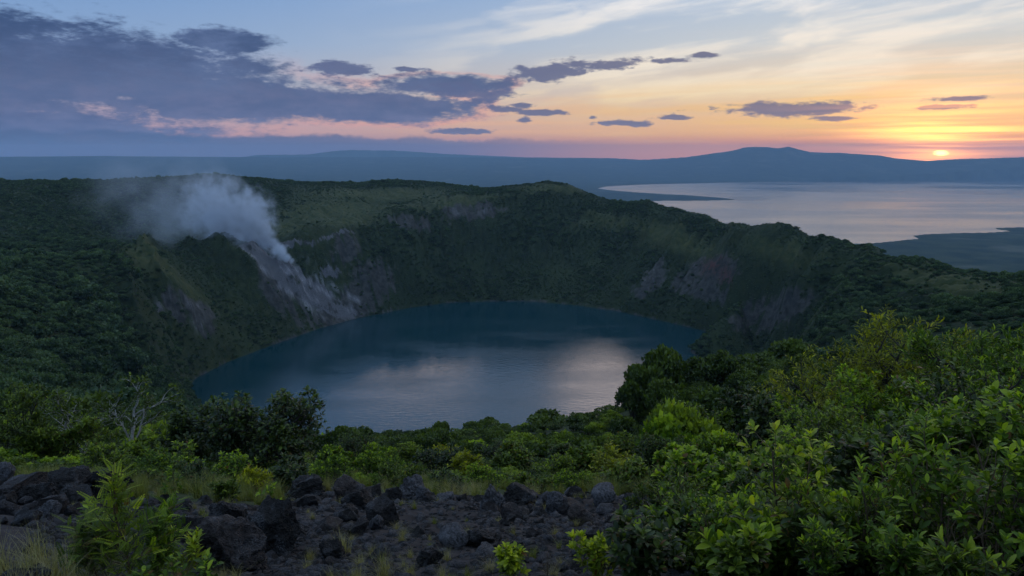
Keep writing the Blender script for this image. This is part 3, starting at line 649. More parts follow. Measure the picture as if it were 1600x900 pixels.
def grow(seed, height, stems=1, lean=0.25, levels=3, kids=4, spread=0.9, up=0.15, first=0.35, ratio=0.62, r0=0.03, wob=0.22, trunk=0.5, seg=5):
    """branch skeleton; returns the polylines and the leafy ends (points, directions, 0..1 outerness)"""
    R_ = np.random.default_rng(seed); lines = []; tips = []
    def br(p_, d, L, r, lev):
        n = seg if lev >= levels - 1 else 4
        pts = [p_.copy()]; dirs = [d.copy()]
        for i in range(n):
            d = unit(d + R_.normal(0, wob, 3) * (1 if lev < levels else 0.5) + np.array((0, 0, up)))
            p_ = p_ + d * L / n; pts.append(p_.copy()); dirs.append(d.copy())
        rad = np.linspace(r, r * (0.55 if lev > 0 else 0.3), n + 1)
        lines.append((np.array(pts), rad, 7 if lev == levels else (5 if lev == levels - 1 else 3)))
        if lev == 0:
            tips.append((np.array(pts), np.array(dirs))); return
        kk = kids if lev < levels else kids + 1
        a0 = R_.uniform(0, 6.28)
        for k in range(kk):
            f = first + (1 - first) * (k + R_.uniform(0.2, 0.9)) / kk; i = min(n - 1, int(f * n)); u = f * n - i
            q_ = pts[i] * (1 - u) + pts[i + 1] * u; dd = dirs[i]
            x = unit(np.cross(dd, (0.2, 0.1, 1.0) if abs(dd[2]) < 0.95 else (1, 0, 0))); y = np.cross(dd, x); a0 += 2.4 + R_.normal(0, 0.3)
            nd = unit(dd * 1.0 + spread * R_.uniform(0.7, 1.25) * (math.cos(a0) * x + math.sin(a0) * y))
            br(q_, nd, L * ratio * R_.uniform(0.75, 1.2) * (1.15 - 0.35 * f), max(rad[i] * 0.6, r * 0.18), lev - 1)
        br(pts[-1], dirs[-1], L * ratio * 0.8, rad[-1], lev - 1)
    for s_ in range(stems):
        a = R_.uniform(0, 6.28); l = lean * (R_.uniform(0.3, 1.0) if stems > 1 else 1)
        br(np.array((R_.normal(0, 0.03) * height * (stems > 1), R_.normal(0, 0.03) * height * (stems > 1), -0.03 * height)), unit(np.array((l * math.cos(a), l * math.sin(a), 1.0))), height * trunk * R_.uniform(0.8, 1.1), r0 * height, levels)
    return lines, tips
def leaves_on(tips, seed, mode, size, per=7, var=0.25, tipup=0.35):
    """leaf seats along the twig ends: arrays P, D, U, s, rnd"""
    R_ = np.random.default_rng(seed); P, D, U, s, end = [], [], [], [], []
    for pts, dirs in tips:
        n = len(pts); a0 = R_.uniform(0, 6.28)
        for k in range(per):
            if mode == 'rosette':
                f = 1.0 - 0.30 * (k / per) ** 1.3 if k < per * 0.75 else R_.uniform(0.3, 0.8)
                op = 0.35 + 1.1 * (k / per)
            else:
                f = (k + 0.5) / per; op = 0.9
            i = min(n - 2, int(f * (n - 1))); u = f * (n - 1) - i; p_ = pts[i] * (1 - u) + pts[i + 1] * u; d = dirs[i]
            x = unit(np.cross(d, (0.2, 0.3, 0.9))); y = np.cross(d, x); a0 += 2.4 if mode == 'rosette' else math.pi * 0.93
            side = math.cos(a0) * x + math.sin(a0) * y
            nd = unit(d * math.cos(op) + side * math.sin(op) + np.array((0, 0, tipup * 0.5)) + R_.normal(0, 0.12, 3))
            P.append(p_); D.append(nd); U.append(unit(np.array((0, 0, 1.0)) + d * 0.3 + R_.normal(0, 0.25, 3))); s.append(size * R_.uniform(1 - var, 1 + var) * (0.7 if (mode == 'rosette' and k < 2) else 1)); end.append(1.0 if (mode == 'rosette' and k < 3) else 0.0)
    P, D, U, s, end = (np.array(v) for v in (P, D, U, s, end))
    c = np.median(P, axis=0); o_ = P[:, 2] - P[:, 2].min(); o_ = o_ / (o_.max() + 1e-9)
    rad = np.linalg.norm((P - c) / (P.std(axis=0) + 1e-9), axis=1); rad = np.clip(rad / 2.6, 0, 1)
    leaf_tone = np.clip(0.15 + 0.26 * o_ + 0.22 * rad + 0.34 * end * o_ + np.random.default_rng(seed + 5).normal(0, 0.17, len(P)), 0, 1)  # higher, outer leaves brighter, inner darker: crown shade put in with young tips
    leaf_tone = np.minimum(leaf_tone, 0.92); leaf_tone[np.random.default_rng(seed + 6).uniform(0, 1, len(P)) < 0.03] = 1.0
    return P, D, U, s, leaf_tone
def tri_mesh(name, V, T, mats, leaf_tone=None, smooth=False):
    return mesh_np(name, V, [T], mats, dict(leaf_tone=leaf_tone) if leaf_tone is not None else None, smooth=smooth)
def wood_mesh(lines, mat, minr=0.0):
    V, Q = tubes(lines); return mesh_np('branches', V, [Q], [mat])
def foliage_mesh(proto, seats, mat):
    P, D, U, s, leaf_tone = seats; V, T = place(proto, P, D, U, s)
    return tri_mesh('foliage', V, T, [mat], np.repeat(leaf_tone, len(proto[0])))
def lobed_crown(seed, lobes, nleaf, size, flat=0.7, trunk=0.25, mat=None, kite=0.75, core=True, spread=1.0):
    """crown of radius about 1 made of uneven leafy clumps, with its trunk and limbs"""
    R_ = np.random.default_rng(seed); Cn, Rd = [], []
    for k in range(lobes):
        a = R_.uniform(0, 6.28); q_ = math.sqrt(R_.uniform(0, 1)) * 0.72 * spread; h = trunk + flat * (1 - (q_ / spread) ** 2 * 0.8) * R_.uniform(0.45, 1.0)
        Cn.append((q_ * math.cos(a), q_ * math.sin(a), h)); Rd.append(R_.uniform(0.20, 0.40))
    Cn, Rd = np.array(Cn), np.array(Rd)
    which = R_.choice(lobes, nleaf, p=Rd**2 / (Rd**2).sum()); d = unit(R_.normal(0, 1, (nleaf, 3))); d[:, 2] = np.where(d[:, 2] < -0.35, -d[:, 2], d[:, 2])
    P = Cn[which] + d * (Rd[which] * R_.uniform(0.72, 1.08, nleaf) ** 1)[:, None] * np.array((1, 1, 0.72))
    D = unit(d * 0.55 + R_.normal(0, 0.65, (nleaf, 3))); U = unit(d + R_.normal(0, 0.4, (nleaf, 3)))
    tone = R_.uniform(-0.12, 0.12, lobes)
    leaf_tone = np.clip(0.08 + 0.52 * (P[:, 2] / (trunk + flat)) + 0.15 * np.clip(d[:, 2], 0, 1) + tone[which] + R_.normal(0, 0.12, nleaf), 0, 0.92)  # tops and upward sides brighter, low leaves darker: crown light put into colour
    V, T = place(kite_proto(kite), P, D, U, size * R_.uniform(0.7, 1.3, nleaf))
    crown = tri_mesh('crown', V, T, [mat or L_MID], np.repeat(leaf_tone, 4))
    lines = [(np.array([(0, 0, -0.12), (0.02, 0.01, trunk * 0.5), (0.0, 0.03, trunk * 1.1)]), np.array([0.05, 0.04, 0.03]), 6)]
    for k in range(min(lobes, 8)):
        lines.append((np.array([(0, 0.02, trunk * 0.7), Cn[k] * 0.5 + np.array((0, 0, trunk * 0.45)), Cn[k]]), np.array([0.026, 0.018, 0.007]), 4))
    return crown, lines

def thing(name, label, cat, loc, rz=0.0, group=None, sc=1.0):
    o = link(name, None, loc=loc, rot=(0, 0, rz), scale=sc); o.empty_display_size = 0.2
    return tag(o, label, cat, group)
def ground_at(px, r):
    a, v = azv(px, 450)
    # azimuth of a column shifts slightly with height; settle it on the ground
    py = 600
    for _ in range(4):
        a, v = azv(px, py); x, y = math.sin(a) * r, math.cos(a) * r; z = float(gz(x, y)); vv_ = (z - CAMZ) / r
        ang = math.atan(vv_) ; py = 450 - F * math.tan(ang + PITCH)
    return x, y, z
def put(px, r): return ground_at(px, r)

# ---------------------------------------------------------------- scattering (uncountable cover only)
def scatter(name, P, sc, rz, kd, protos, hidden=True):
    me = bpy.data.meshes.new(name); me.vertices.add(len(P)); me.vertices.foreach_set('co', np.asarray(P, np.float32).ravel())
    for k, v in (('rz', rz), ('kd', kd)):
        at = me.attributes.new(k, 'FLOAT', 'POINT'); at.data.foreach_set('value', np.asarray(v, np.float32))
    at = me.attributes.new('sc', 'FLOAT_VECTOR', 'POINT'); at.data.foreach_set('vector', np.asarray(sc, np.float32).ravel())
    o = link(name, me); g = bpy.data.node_groups.new(name, 'GeometryNodeTree')
    g.interface.new_socket('Geometry', in_out='INPUT', socket_type='NodeSocketGeometry'); g.interface.new_socket('Geometry', in_out='OUTPUT', socket_type='NodeSocketGeometry')
    gi = g.nodes.new('NodeGroupInput'); go = g.nodes.new('NodeGroupOutput'); jn = g.nodes.new('GeometryNodeJoinGeometry')
    def na(nm, tp):
        n = g.nodes.new('GeometryNodeInputNamedAttribute'); n.data_type = tp; n.inputs['Name'].default_value = nm; return n.outputs['Attribute']
    sco = na('sc', 'FLOAT_VECTOR'); rzo = na('rz', 'FLOAT'); kdo = na('kd', 'FLOAT')
    cx = g.nodes.new('ShaderNodeCombineXYZ'); g.links.new(rzo, cx.inputs[2])
    for k, pr in enumerate(protos):
        oi = g.nodes.new('GeometryNodeObjectInfo'); oi.inputs['Object'].default_value = pr
        ip = g.nodes.new('GeometryNodeInstanceOnPoints'); cmpn = g.nodes.new('FunctionNodeCompare'); cmpn.data_type = 'FLOAT'; cmpn.operation = 'EQUAL'
        g.links.new(kdo, cmpn.inputs[0]); cmpn.inputs[1].default_value = k; cmpn.inputs['Epsilon'].default_value = 0.1
        g.links.new(gi.outputs[0], ip.inputs['Points']); g.links.new(cmpn.outputs[0], ip.inputs['Selection']); g.links.new(oi.outputs['Geometry'], ip.inputs['Instance'])
        g.links.new(cx.outputs[0], ip.inputs['Rotation']); g.links.new(sco, ip.inputs['Scale']); g.links.new(ip.outputs[0], jn.inputs[0])
    g.links.new(jn.outputs[0], go.inputs[0])
    md = o.modifiers.new('scatter', 'NODES'); md.node_group = g
    tag(o, kind='stuff'); return o

# forest on the crater slopes, beyond about 190 m
FARP = []
for k in range(5):
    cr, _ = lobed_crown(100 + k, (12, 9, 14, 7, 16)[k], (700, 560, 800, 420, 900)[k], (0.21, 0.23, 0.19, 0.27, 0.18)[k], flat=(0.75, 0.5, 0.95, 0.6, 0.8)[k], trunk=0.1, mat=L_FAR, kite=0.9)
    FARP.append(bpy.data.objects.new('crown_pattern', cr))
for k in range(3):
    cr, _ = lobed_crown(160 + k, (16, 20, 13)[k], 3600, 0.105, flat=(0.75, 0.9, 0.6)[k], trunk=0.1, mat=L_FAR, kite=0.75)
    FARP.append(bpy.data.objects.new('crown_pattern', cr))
R_ = np.random.default_rng(77)
N = 330000
aa = R_.uniform(math.radians(-41), math.radians(41), N); rr_ = np.sqrt(R_.uniform(185**2, 1850**2, N))
x, y = np.sin(aa) * rr_, np.cos(aa) * rr_; z = gz(x, y)
rk = gattr(rock, x, y); sf = gattr(solf, x, y); gr = gattr(grassy, x, y)
dens = (0.55 + 0.35 * sm(-0.2, 0.3, fbm(x / 70, y / 70, oct=3, seed=81))) * (1 - 0.92 * sm(0.25, 0.5, rk)) * (1 - sm(0.2, 0.4, sf)) * (1 - 0.8 * sm(0.25, 0.7, gr))
dens = dens * np.interp(rr_, [185, 600, 900], [1.3, 1.15, 0.9])
keep = (R_.uniform(0, 1, N) < dens) & (z > 1.0) & ~((np.abs(aa - math.radians(-8)) < math.radians(17)) & (rr_ < 420))
# leave out what stands behind the rims, out of every possible view
x, y, z, rr_, gr = x[keep], y[keep], z[keep], rr_[keep], gr[keep]
siz = R_.lognormal(0, 0.32, len(x)) * np.interp(rr_, [180, 500, 900, 1500], [3.9, 4.2, 3.2, 2.6]) * (1 - 0.45 * gr)
inner = sm(950, 700, np.hypot(x - LCX, y - LCY)) * sm(900, 1050, rr_)
fp = gattr(PX_, x, y); siz = siz * (1 - 0.4 * inner) * np.where((fp > 205) & (fp < 560) & (rr_ > 640) & (rr_ < 1250), 0.6, 1.0)
siz = siz * (0.65 + 0.7 * sm(-0.3, 0.4, fbm(x / 45, y / 45, oct=2, seed=83)))
siz = siz * np.where((x / y > math.tan(math.radians(16))) & (rr_ < 1150), 0.52, 1.0)
hs = siz * R_.uniform(0.8, 1.35, len(x))
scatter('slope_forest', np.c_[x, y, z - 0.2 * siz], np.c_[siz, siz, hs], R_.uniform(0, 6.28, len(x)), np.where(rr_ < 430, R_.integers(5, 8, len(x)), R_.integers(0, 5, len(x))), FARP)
print('forest', len(x))

# ---------------------------------------------------------------- trees and shrubs between 20 and 190 m
def variant_set(specs):
    out = []
    for sp_ in specs:
        cr, ln = lobed_crown(**sp_[0]); out.append((cr, wood_mesh(ln, sp_[1])))
    return out
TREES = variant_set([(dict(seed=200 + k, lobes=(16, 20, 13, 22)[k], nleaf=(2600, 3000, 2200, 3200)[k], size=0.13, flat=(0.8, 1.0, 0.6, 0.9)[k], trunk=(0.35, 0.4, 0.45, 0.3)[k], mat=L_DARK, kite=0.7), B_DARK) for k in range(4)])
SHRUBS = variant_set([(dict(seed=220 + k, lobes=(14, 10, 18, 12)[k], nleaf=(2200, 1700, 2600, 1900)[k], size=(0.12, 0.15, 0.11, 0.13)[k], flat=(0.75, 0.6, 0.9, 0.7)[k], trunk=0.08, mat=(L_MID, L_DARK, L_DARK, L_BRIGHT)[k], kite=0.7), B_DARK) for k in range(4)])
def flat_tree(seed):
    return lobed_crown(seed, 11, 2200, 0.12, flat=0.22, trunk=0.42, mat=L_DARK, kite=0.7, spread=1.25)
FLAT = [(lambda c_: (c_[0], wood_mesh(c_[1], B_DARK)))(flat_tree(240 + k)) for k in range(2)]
def stand(name, label, cat, group, px, r, w, h, var, seed):
    """a tree or shrub w wide and h high (metres) at picture column px, r metres away"""
    x, y, z = put(px, r); o = thing(name, label, cat, (x, y, z - 0.03 * h), (seed * 2.399) % 6.283, group, (w / 2, w / 2, h / 1.15))
    link('trunk', var[1], o); link('crown', var[0], o); return o
R_ = np.random.default_rng(5)
placed = []
def free(x, y, d):
    for a, b, c_ in placed:
        if (a - x) ** 2 + (b - y) ** 2 < ((c_ + d) * 0.36) ** 2: return False
    placed.append((x, y, d)); return True
n = 0; tries = 0
ZN = [  # name, px range, r range, width, height factor, variants, count, label, category, group
 ('tree', (975, 1330), (85, 165), (4, 8), 0.66, TREES, 60, 'dark tree of the right spur wood', 'tree', 'trees on the right spur'),
 ('tree', (1200, 1760), (60, 190), (3, 5.5), 0.75, TREES, 85, 'dark tree behind the feathery tree', 'tree', 'trees on the right slope'),
 ('tree', (-160, 300), (75, 185), (4, 7), 0.6, TREES, 55, 'dark tree on the left slope', 'tree', 'trees on the left slope'),
 ('shrub', (440, 1010), (110, 170), (3, 6.0), 0.48, SHRUBS[:3] + FLAT[:1], 62, 'low shrub along the brink', 'shrub', 'shrubs along the brink'),
 ('shrub', (440, 1080), (45, 112), (2.0, 4.2), 0.62, SHRUBS, 95, 'rounded shrub on the middle slope', 'shrub', 'shrubs on the middle slope'),
 ('shrub', (-100, 470), (34, 110), (2.4, 4.2), 0.62, SHRUBS[:3], 36, 'leafy shrub by the pale branched tree', 'shrub', 'shrubs on the left slope'),
 ('shrub', (1040, 1700), (30, 80), (2.4, 5.0), 0.9, SHRUBS, 60, 'leafy shrub below the spur wood', 'shrub', 'shrubs on the right slope'),
]
for zi, (nm, pr, rr2, wr, hf, vs, cnt, lab, cat, grp) in enumerate(ZN):
    k = 0; tries = 0
    while k < cnt and tries < cnt * 14:
        tries += 1; px = R_.uniform(*pr); r = math.exp(R_.uniform(math.log(rr2[0]), math.log(rr2[1]))); w_ = R_.uniform(*wr)
        a, _v = azv(px, 640)
        if not free(math.sin(a) * r, math.cos(a) * r, w_): continue
        vi = int(R_.integers(0, len(vs))); hh = w_ * hf * R_.uniform(0.8, 1.2)
        u_ = (px - pr[0]) / (pr[1] - pr[0]); side = ('left end', 'left half', 'middle', 'right half', 'right end')[min(4, int(u_ * 5))]
        q_ = (math.log(r / rr2[0])) / math.log(rr2[1] / rr2[0]); dist = ('nearest', 'middle', 'farthest')[min(2, int(q_ * 3))]
        f_ = (w_ - wr[0]) / (wr[1] - wr[0]); big = 'small' if f_ < 0.35 else ('mid-sized' if f_ < 0.7 else 'large')
        stand(nm, f'{big} {lab}, {dist} row, {side}', cat, grp, px, r, w_, hh, vs[vi], zi * 100 + k); k += 1
# the ones that can be told apart
for nm, px, r, w_, h_, vs, lab, cat in [
 ('tree', 868, 150, 13.5, 6.3, FLAT[0], 'wide flat-topped dark tree on the brink right of centre', 'tree'),
 ('tree', 755, 145, 7.5, 4.8, FLAT[1], 'small flat-topped dark tree on the brink near the middle', 'tree'),
 ('tree', 925, 160, 8, 4.6, TREES[1], 'dark tree on the brink between the flat-topped tree and the wooded spur', 'tree'),
 ('tree', 690, 120, 4.0, 4.2, TREES[2], 'lone upright small tree on the brink left of the flat-topped trees', 'tree'),
 ('tree', 530, 55, 4.0, 2.9, FLAT[1], 'spreading small tree against the lake right of the big dark bush', 'tree'),
 ('tree', 1003, 118, 8.5, 8.6, TREES[0], 'tall dark tree at the lakeward edge of the right spur', 'tree'),
 ('tree', 1034, 124, 9.5, 9.4, TREES[3], 'tallest dark tree near the lakeward end of the right spur', 'tree'),
 ('tree', 988, 112, 6.5, 6.2, TREES[1], 'lower dark tree rising straight beside the lake on the spur edge', 'tree'),
 ('tree', 1083, 128, 9, 5.6, TREES[1], 'broad dark tree on the spur behind the tallest edge tree', 'tree'),
 ('tree', 1130, 134, 10, 5.2, TREES[2], 'broad spreading dark tree in the middle of the spur top', 'tree'),
 ('tree', 1185, 150, 11, 6.0, TREES[0], 'dark domed tree on the spur top behind the spreading tree', 'tree'),
 ('tree', 1240, 160, 11, 7.5, TREES[3], 'dark domed tree left of the feathery yellow-green tree', 'tree'),
]: stand(nm, lab, cat, None, px, r, w_, h_, vs, int(px))

# ---------------------------------------------------------------- nearer plants with branches and single leaves
CAMP = np.array((0, 0, CAMZ))
LEAF_MESH = {}
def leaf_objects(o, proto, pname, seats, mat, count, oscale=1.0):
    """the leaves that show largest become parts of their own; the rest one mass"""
    P, D, U, s, leaf_tone = seats; M = np.array(o.matrix_basis.to_3x3()); Wp = P @ M.T + np.array(o.location)
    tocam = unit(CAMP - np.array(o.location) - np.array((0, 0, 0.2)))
    c = Wp.mean(axis=0); score = (Wp - c) @ tocam / (Wp.std() + 1e-6) + 1.2 * leaf_tone
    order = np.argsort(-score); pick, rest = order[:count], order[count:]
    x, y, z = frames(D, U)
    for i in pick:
        q_ = 4 if leaf_tone[i] > 0.95 else int(min(3, leaf_tone[i] * 4)); key = (pname, q_, mat.name)
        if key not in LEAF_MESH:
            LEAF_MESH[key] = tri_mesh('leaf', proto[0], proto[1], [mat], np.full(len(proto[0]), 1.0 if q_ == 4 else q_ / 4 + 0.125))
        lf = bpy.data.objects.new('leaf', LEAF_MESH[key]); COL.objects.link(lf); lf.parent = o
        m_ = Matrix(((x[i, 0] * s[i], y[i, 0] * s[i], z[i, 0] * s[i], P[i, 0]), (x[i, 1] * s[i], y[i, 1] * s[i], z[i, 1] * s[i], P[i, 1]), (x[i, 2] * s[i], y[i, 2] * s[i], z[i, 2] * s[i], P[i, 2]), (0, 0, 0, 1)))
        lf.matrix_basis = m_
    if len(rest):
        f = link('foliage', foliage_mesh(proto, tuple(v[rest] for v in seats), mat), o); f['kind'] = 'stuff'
def plant(name, label, cat, px, r, h, g, lv, proto, pname, mat, bark, nleaf=0, rz=0.0, group=None, squash=(1, 1)):
    """g: growth settings, lv: (mode, leaf length in metres, per twig); scaled to height h"""
    lines, tips = grow(height=1.0, **g)
    top = max(p_[:, 2].max() for p_, _ in tips); k = h / top
    k3 = np.array((k * squash[0], k * squash[1], k))
    lines = [(a * k3, b * k, c_) for a, b, c_ in lines]; tips = [(a * k3, b) for a, b in tips]
    seats = leaves_on(tips, g['seed'] + 3, lv[0], lv[1], lv[2])
    x, y, z = put(px, r); o = thing(name, label, cat, (x, y, z), rz, group)
    link('branches', wood_mesh(lines, bark), o)
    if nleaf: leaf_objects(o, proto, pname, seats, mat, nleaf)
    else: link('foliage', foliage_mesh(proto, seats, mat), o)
    return o
BUSH = dict(stems=4, lean=0.8, levels=2, kids=5, spread=0.9, up=0.12, first=0.3, ratio=0.6, r0=0.014, trunk=0.55)
TREE = dict(stems=1, lean=0.25, levels=3, kids=5, spread=1.05, up=0.08, first=0.35, ratio=0.62, r0=0.022, trunk=0.5)
SAP = dict(stems=1, lean=0.08, levels=1, kids=9, spread=0.9, up=0.12, first=0.15, ratio=0.42, r0=0.010, trunk=0.9, seg=8)
def G(b, seed, **k): d = dict(b); d['seed'] = seed; d.update(k); return d
# left
plant('pale_branched_tree', 'slender tree with bare pale forked branches and thin leafy crown on the left', 'tree', 168, 27, 3.5, G(TREE, 301, stems=2, lean=0.55, kids=4, spread=0.75, r0=0.020, ratio=0.60, up=0.05), ('spray', 0.13, 8), KITE, 'kite', L_MID, B_PALE, rz=0.6, squash=(1.25, 1.0))
plant('dark_leafy_tree', 'broad dark bushy tree left of centre standing over the black boulders', 'tree', 405, 23, 3.0, G(BUSH, 303, stems=5, levels=3, kids=4, lean=0.9, trunk=0.5, r0=0.016), ('rosette', 0.17, 7), LEAFW, 'leafw', L_DARK, B_DARK, squash=(1.25, 1.0))
plant('dark_leafy_tree', 'dark bush with clustered leaves leaning out right of the broad dark bushy tree', 'tree', 475, 24, 3.1, G(BUSH, 304, stems=3, levels=3, kids=4, lean=0.6, trunk=0.5, r0=0.016), ('rosette', 0.17, 7), LEAFW, 'leafw', L_DARK, B_DARK)
plant('leafy_tree', 'dark leafy bush between the pale branched tree and the broad dark tree', 'tree', 320, 26, 2.6, G(BUSH, 305, stems=4, levels=3, kids=4, lean=0.8, trunk=0.5, r0=0.016), ('rosette', 0.17, 7), LEAFW, 'leafw', L_DARK, B_DARK)
plant('yellowish_tree', 'yellow-green feathery tree at the left edge above the boulders', 'tree', 20, 25, 2.6, G(BUSH, 306, stems=4, levels=3, kids=4, lean=0.9, r0=0.016), ('spray', 0.13, 9), LEAFN, 'leafn', L_MID, B_DARK, squash=(1.3, 1))
plant('yellowish_tree', 'low yellow-green feathery bush left of the pale branched tree', 'tree', 95, 24, 1.7, G(BUSH, 307, stems=4, levels=3, kids=4, lean=1.0, r0=0.016), ('spray', 0.13, 9), LEAFN, 'leafn', L_MID, B_DARK, squash=(1.2, 1))
plant('leafy_bush', 'green bush just right of the pale branched tree trunk', 'bush', 235, 21, 1.5, G(BUSH, 308, stems=5, levels=2), ('rosette', 0.14, 8), LEAF, 'leaf', L_MID, B_DARK, squash=(1.3, 1))
plant('feathery_sapling', 'tall bright green feathery sapling rising in the left foreground', 'sapling', 196, 5.4, 1.02, G(SAP, 311, kids=26, ratio=0.36), ('spray', 0.10, 9), FROND_BIG, 'frondb', L_FRESH, B_BROWN, 130)
plant('feathery_sapling', 'bushy bright green feathery sapling right beside the tall left sapling', 'sapling', 236, 5.6, 0.66, G(SAP, 312, kids=18, ratio=0.42, lean=0.3, stems=2), ('spray', 0.10, 9), FROND_BIG, 'frondb', L_BRIGHT, B_BROWN, 110)
plant('feathery_sapling', 'low feathery sapling between the dry grass and the tall left sapling', 'sapling', 140, 5.7, 0.62, G(SAP, 313, kids=14, ratio=0.5, lean=0.4, stems=3), ('spray', 0.095, 8), FROND_BIG, 'frondb', L_MID, B_BROWN, 100)
plant('leafy_sprig', 'broad-leaved sprig in front of the black boulder at lower left', 'sprig', 300, 5.0, 0.36, G(SAP, 314, stems=3, kids=6, lean=0.9, ratio=0.5), ('spray', 0.060, 5), LEAFW, 'leafw', L_BRIGHT, B_BROWN, 110)
plant('leafy_sprig', 'short broad-leaved sprig at the bottom edge under the tall left sapling', 'sprig', 215, 4.9, 0.32, G(SAP, 315, stems=3, kids=6, lean=0.8, ratio=0.5), ('spray', 0.065, 5), LEAFW, 'leafw', L_BRIGHT, B_BROWN, 90)
plant('leafy_plant', 'leafy bright plant between the feathery saplings and the massive boulder', 'plant', 275, 6.0, 0.42, G(SAP, 319, stems=4, kids=8, lean=0.7, ratio=0.45), ('spray', 0.075, 8), LEAFN, 'leafn', L_FRESH, B_BROWN, 100)
plant('leafy_plant', 'leafy green plant behind the low feathery sapling at left', 'plant', 165, 7.0, 0.55, G(SAP, 320, stems=4, kids=8, lean=0.7, ratio=0.45), ('spray', 0.085, 8), LEAFN, 'leafn', L_BRIGHT, B_BROWN, 100)
plant('small_sapling', 'small bright sapling growing between two black boulders', 'sapling', 415, 10.0, 0.60, G(SAP, 316, kids=9, ratio=0.45, lean=0.2), ('rosette', 0.085, 7), LEAF, 'leaf', L_BRIGHT, B_BROWN, 60)
plant('small_sapling', 'small sapling behind the feathery saplings at left', 'sapling', 268, 12.0, 0.62, G(SAP, 317, kids=9, ratio=0.45), ('rosette', 0.09, 7), LEAF, 'leaf', L_BRIGHT, B_BROWN, 50)
plant('low_plant', 'low green plant among the rocks behind the left boulders', 'plant', 345, 12.5, 0.42, G(BUSH, 318, stems=5), ('spray', 0.08, 5), LEAFN, 'leafn', L_MID, B_BROWN, 0)
# middle: bushes right behind the lava field
for i, (px, r, h_, mt, lab) in enumerate([
 (585, 24, 1.15, L_BRIGHT, 'bright green bush at the far edge of the lava field left of centre'), (528, 27, 1.2, L_BRIGHT, 'bright green bush beside the big dark bush'),
 (690, 26, 1.5, L_DARK, 'dark green bush in the scrub behind the middle of the lava field'), (640, 33, 1.6, L_MID, 'green bush standing behind the bright bush left of centre'),
 (745, 24, 1.35, L_YELLOW, 'yellow-green bush behind the lava field at the middle'), (800, 28, 1.5, L_MID, 'green bush right of the yellow-green middle bush'),
 (860, 23, 1.1, L_MID, 'mid green bush behind the rock pile right of centre'), (915, 25, 1.3, L_MID, 'spreading green bush behind the right end of the lava field'),
 (965, 22, 1.35, L_YELLOW, 'olive bush behind the right end of the lava field'), (1015, 26, 1.8, L_DARK, 'dark bush below the wooded spur'), (700, 40, 1.9, L_YELLOW, 'light green bush in mid slope scrub'),
 (885, 36, 1.8, L_DARK, 'dark round bush in mid slope scrub right of centre'), (560, 44, 2.0, L_DARK, 'dark bush in mid slope scrub left of centre'), (980, 38, 2.0, L_MID, 'tall green bush near the spur foot'), (775, 46, 2.0, L_DARK, 'dark bush in mid slope scrub at the centre')]):
    plant('scrub_bush', lab, 'bush', px, r, h_, G(BUSH, 330 + i, stems=5, levels=2 + (i % 2), kids=5 - (i % 2), lean=0.9), (('rosette', 0.12, 8), ('spray', 0.13, 7), ('spray', 0.14, 6))[i % 3], (LEAF, KITE, LEAFW)[i % 3], 'x', mt, B_DARK, squash=(1.35, 1.2))
# right
plant('feathery_tree', 'tall airy yellow-green feathery tree at right with open crown', 'tree', 1395, 19, 4.5, G(TREE, 351, stems=3, lean=0.5, kids=5, spread=1.0, trunk=0.6, r0=0.018), ('spray', 0.125, 11), LEAFN, 'leafn', L_YELLOW, B_DARK, squash=(1.35, 1.2))
plant('feathery_tree', 'feathery green tree at the right edge beside the tall airy one', 'tree', 1560, 16, 3.1, G(TREE, 352, stems=3, lean=0.7, kids=5, spread=1.0, trunk=0.5, r0=0.018), ('spray', 0.125, 11), LEAFN, 'leafn', L_BRIGHT, B_DARK, squash=(1.2, 1))
plant('limbed_tree', 'spreading tree with dark visible limbs below the wooded spur', 'tree', 1180, 42, 5.2, G(TREE, 353, stems=2, lean=0.6, kids=5, spread=1.0, r0=0.022), ('spray', 0.28, 6), KITE, 'kite', L_DARK, B_DARK, squash=(1.2, 1.1))
plant('limbed_tree', 'lower leafy tree with dark limbs left of the feathery tree', 'tree', 1280, 34, 3.8, G(TREE, 354, stems=2, lean=0.6, kids=5, r0=0.022), ('spray', 0.24, 6), KITE, 'kite', L_BRIGHT, B_DARK, squash=(1.3, 1.1))
plant('limbed_tree', 'round leafy tree at the foot of the wooded spur', 'tree', 1090, 38, 3.6, G(TREE, 355, stems=3, lean=0.6, kids=5, r0=0.022), ('spray', 0.24, 6), KITE, 'kite', L_MID, B_DARK, squash=(1.3, 1.1))
for i, (px, r, h_, mt, bs, lab) in enumerate([
 (1130, 17, 1.5, L_BRIGHT, BUSH, 'bright leafy bush behind the tall rosette bush at right'), (1250, 15, 1.9, L_DARK, BUSH, 'dark green bush under the limbed trees'), (1340, 13, 1.75, L_BRIGHT, BUSH, 'glossy green bush in the middle of the right thicket'),
 (1440, 13, 2.1, L_BRIGHT, BUSH, 'leafy bush under the airy feathery tree'), (1530, 10.5, 1.7, L_DARK, BUSH, 'dark glossy bush with bare twigs at the right edge'), (1610, 11, 2.1, L_BRIGHT, BUSH, 'leafy bush cut by the right edge of the view'),
 (1060, 14, 1.05, L_BRIGHT, BUSH, 'round leafy bush at the left end of the right thicket'), (1200, 11, 1.1, L_BRIGHT, BUSH, 'leafy bush behind the tall straight sapling')]):
    plant('thicket_bush', lab, 'bush', px, r, h_, G(bs, 360 + i, stems=5, levels=3 if r > 12 else 2, kids=4, lean=0.85, r0=0.012), (('rosette', 0.105, 10), ('spray', 0.095, 10), ('rosette', 0.08, 12))[i % 3], (LEAF, LEAFW, LEAFN)[i % 3], ('leaf', 'leafw', 'leafn')[i % 3], mt, B_DARK, 90, squash=(1.25, 1.1))
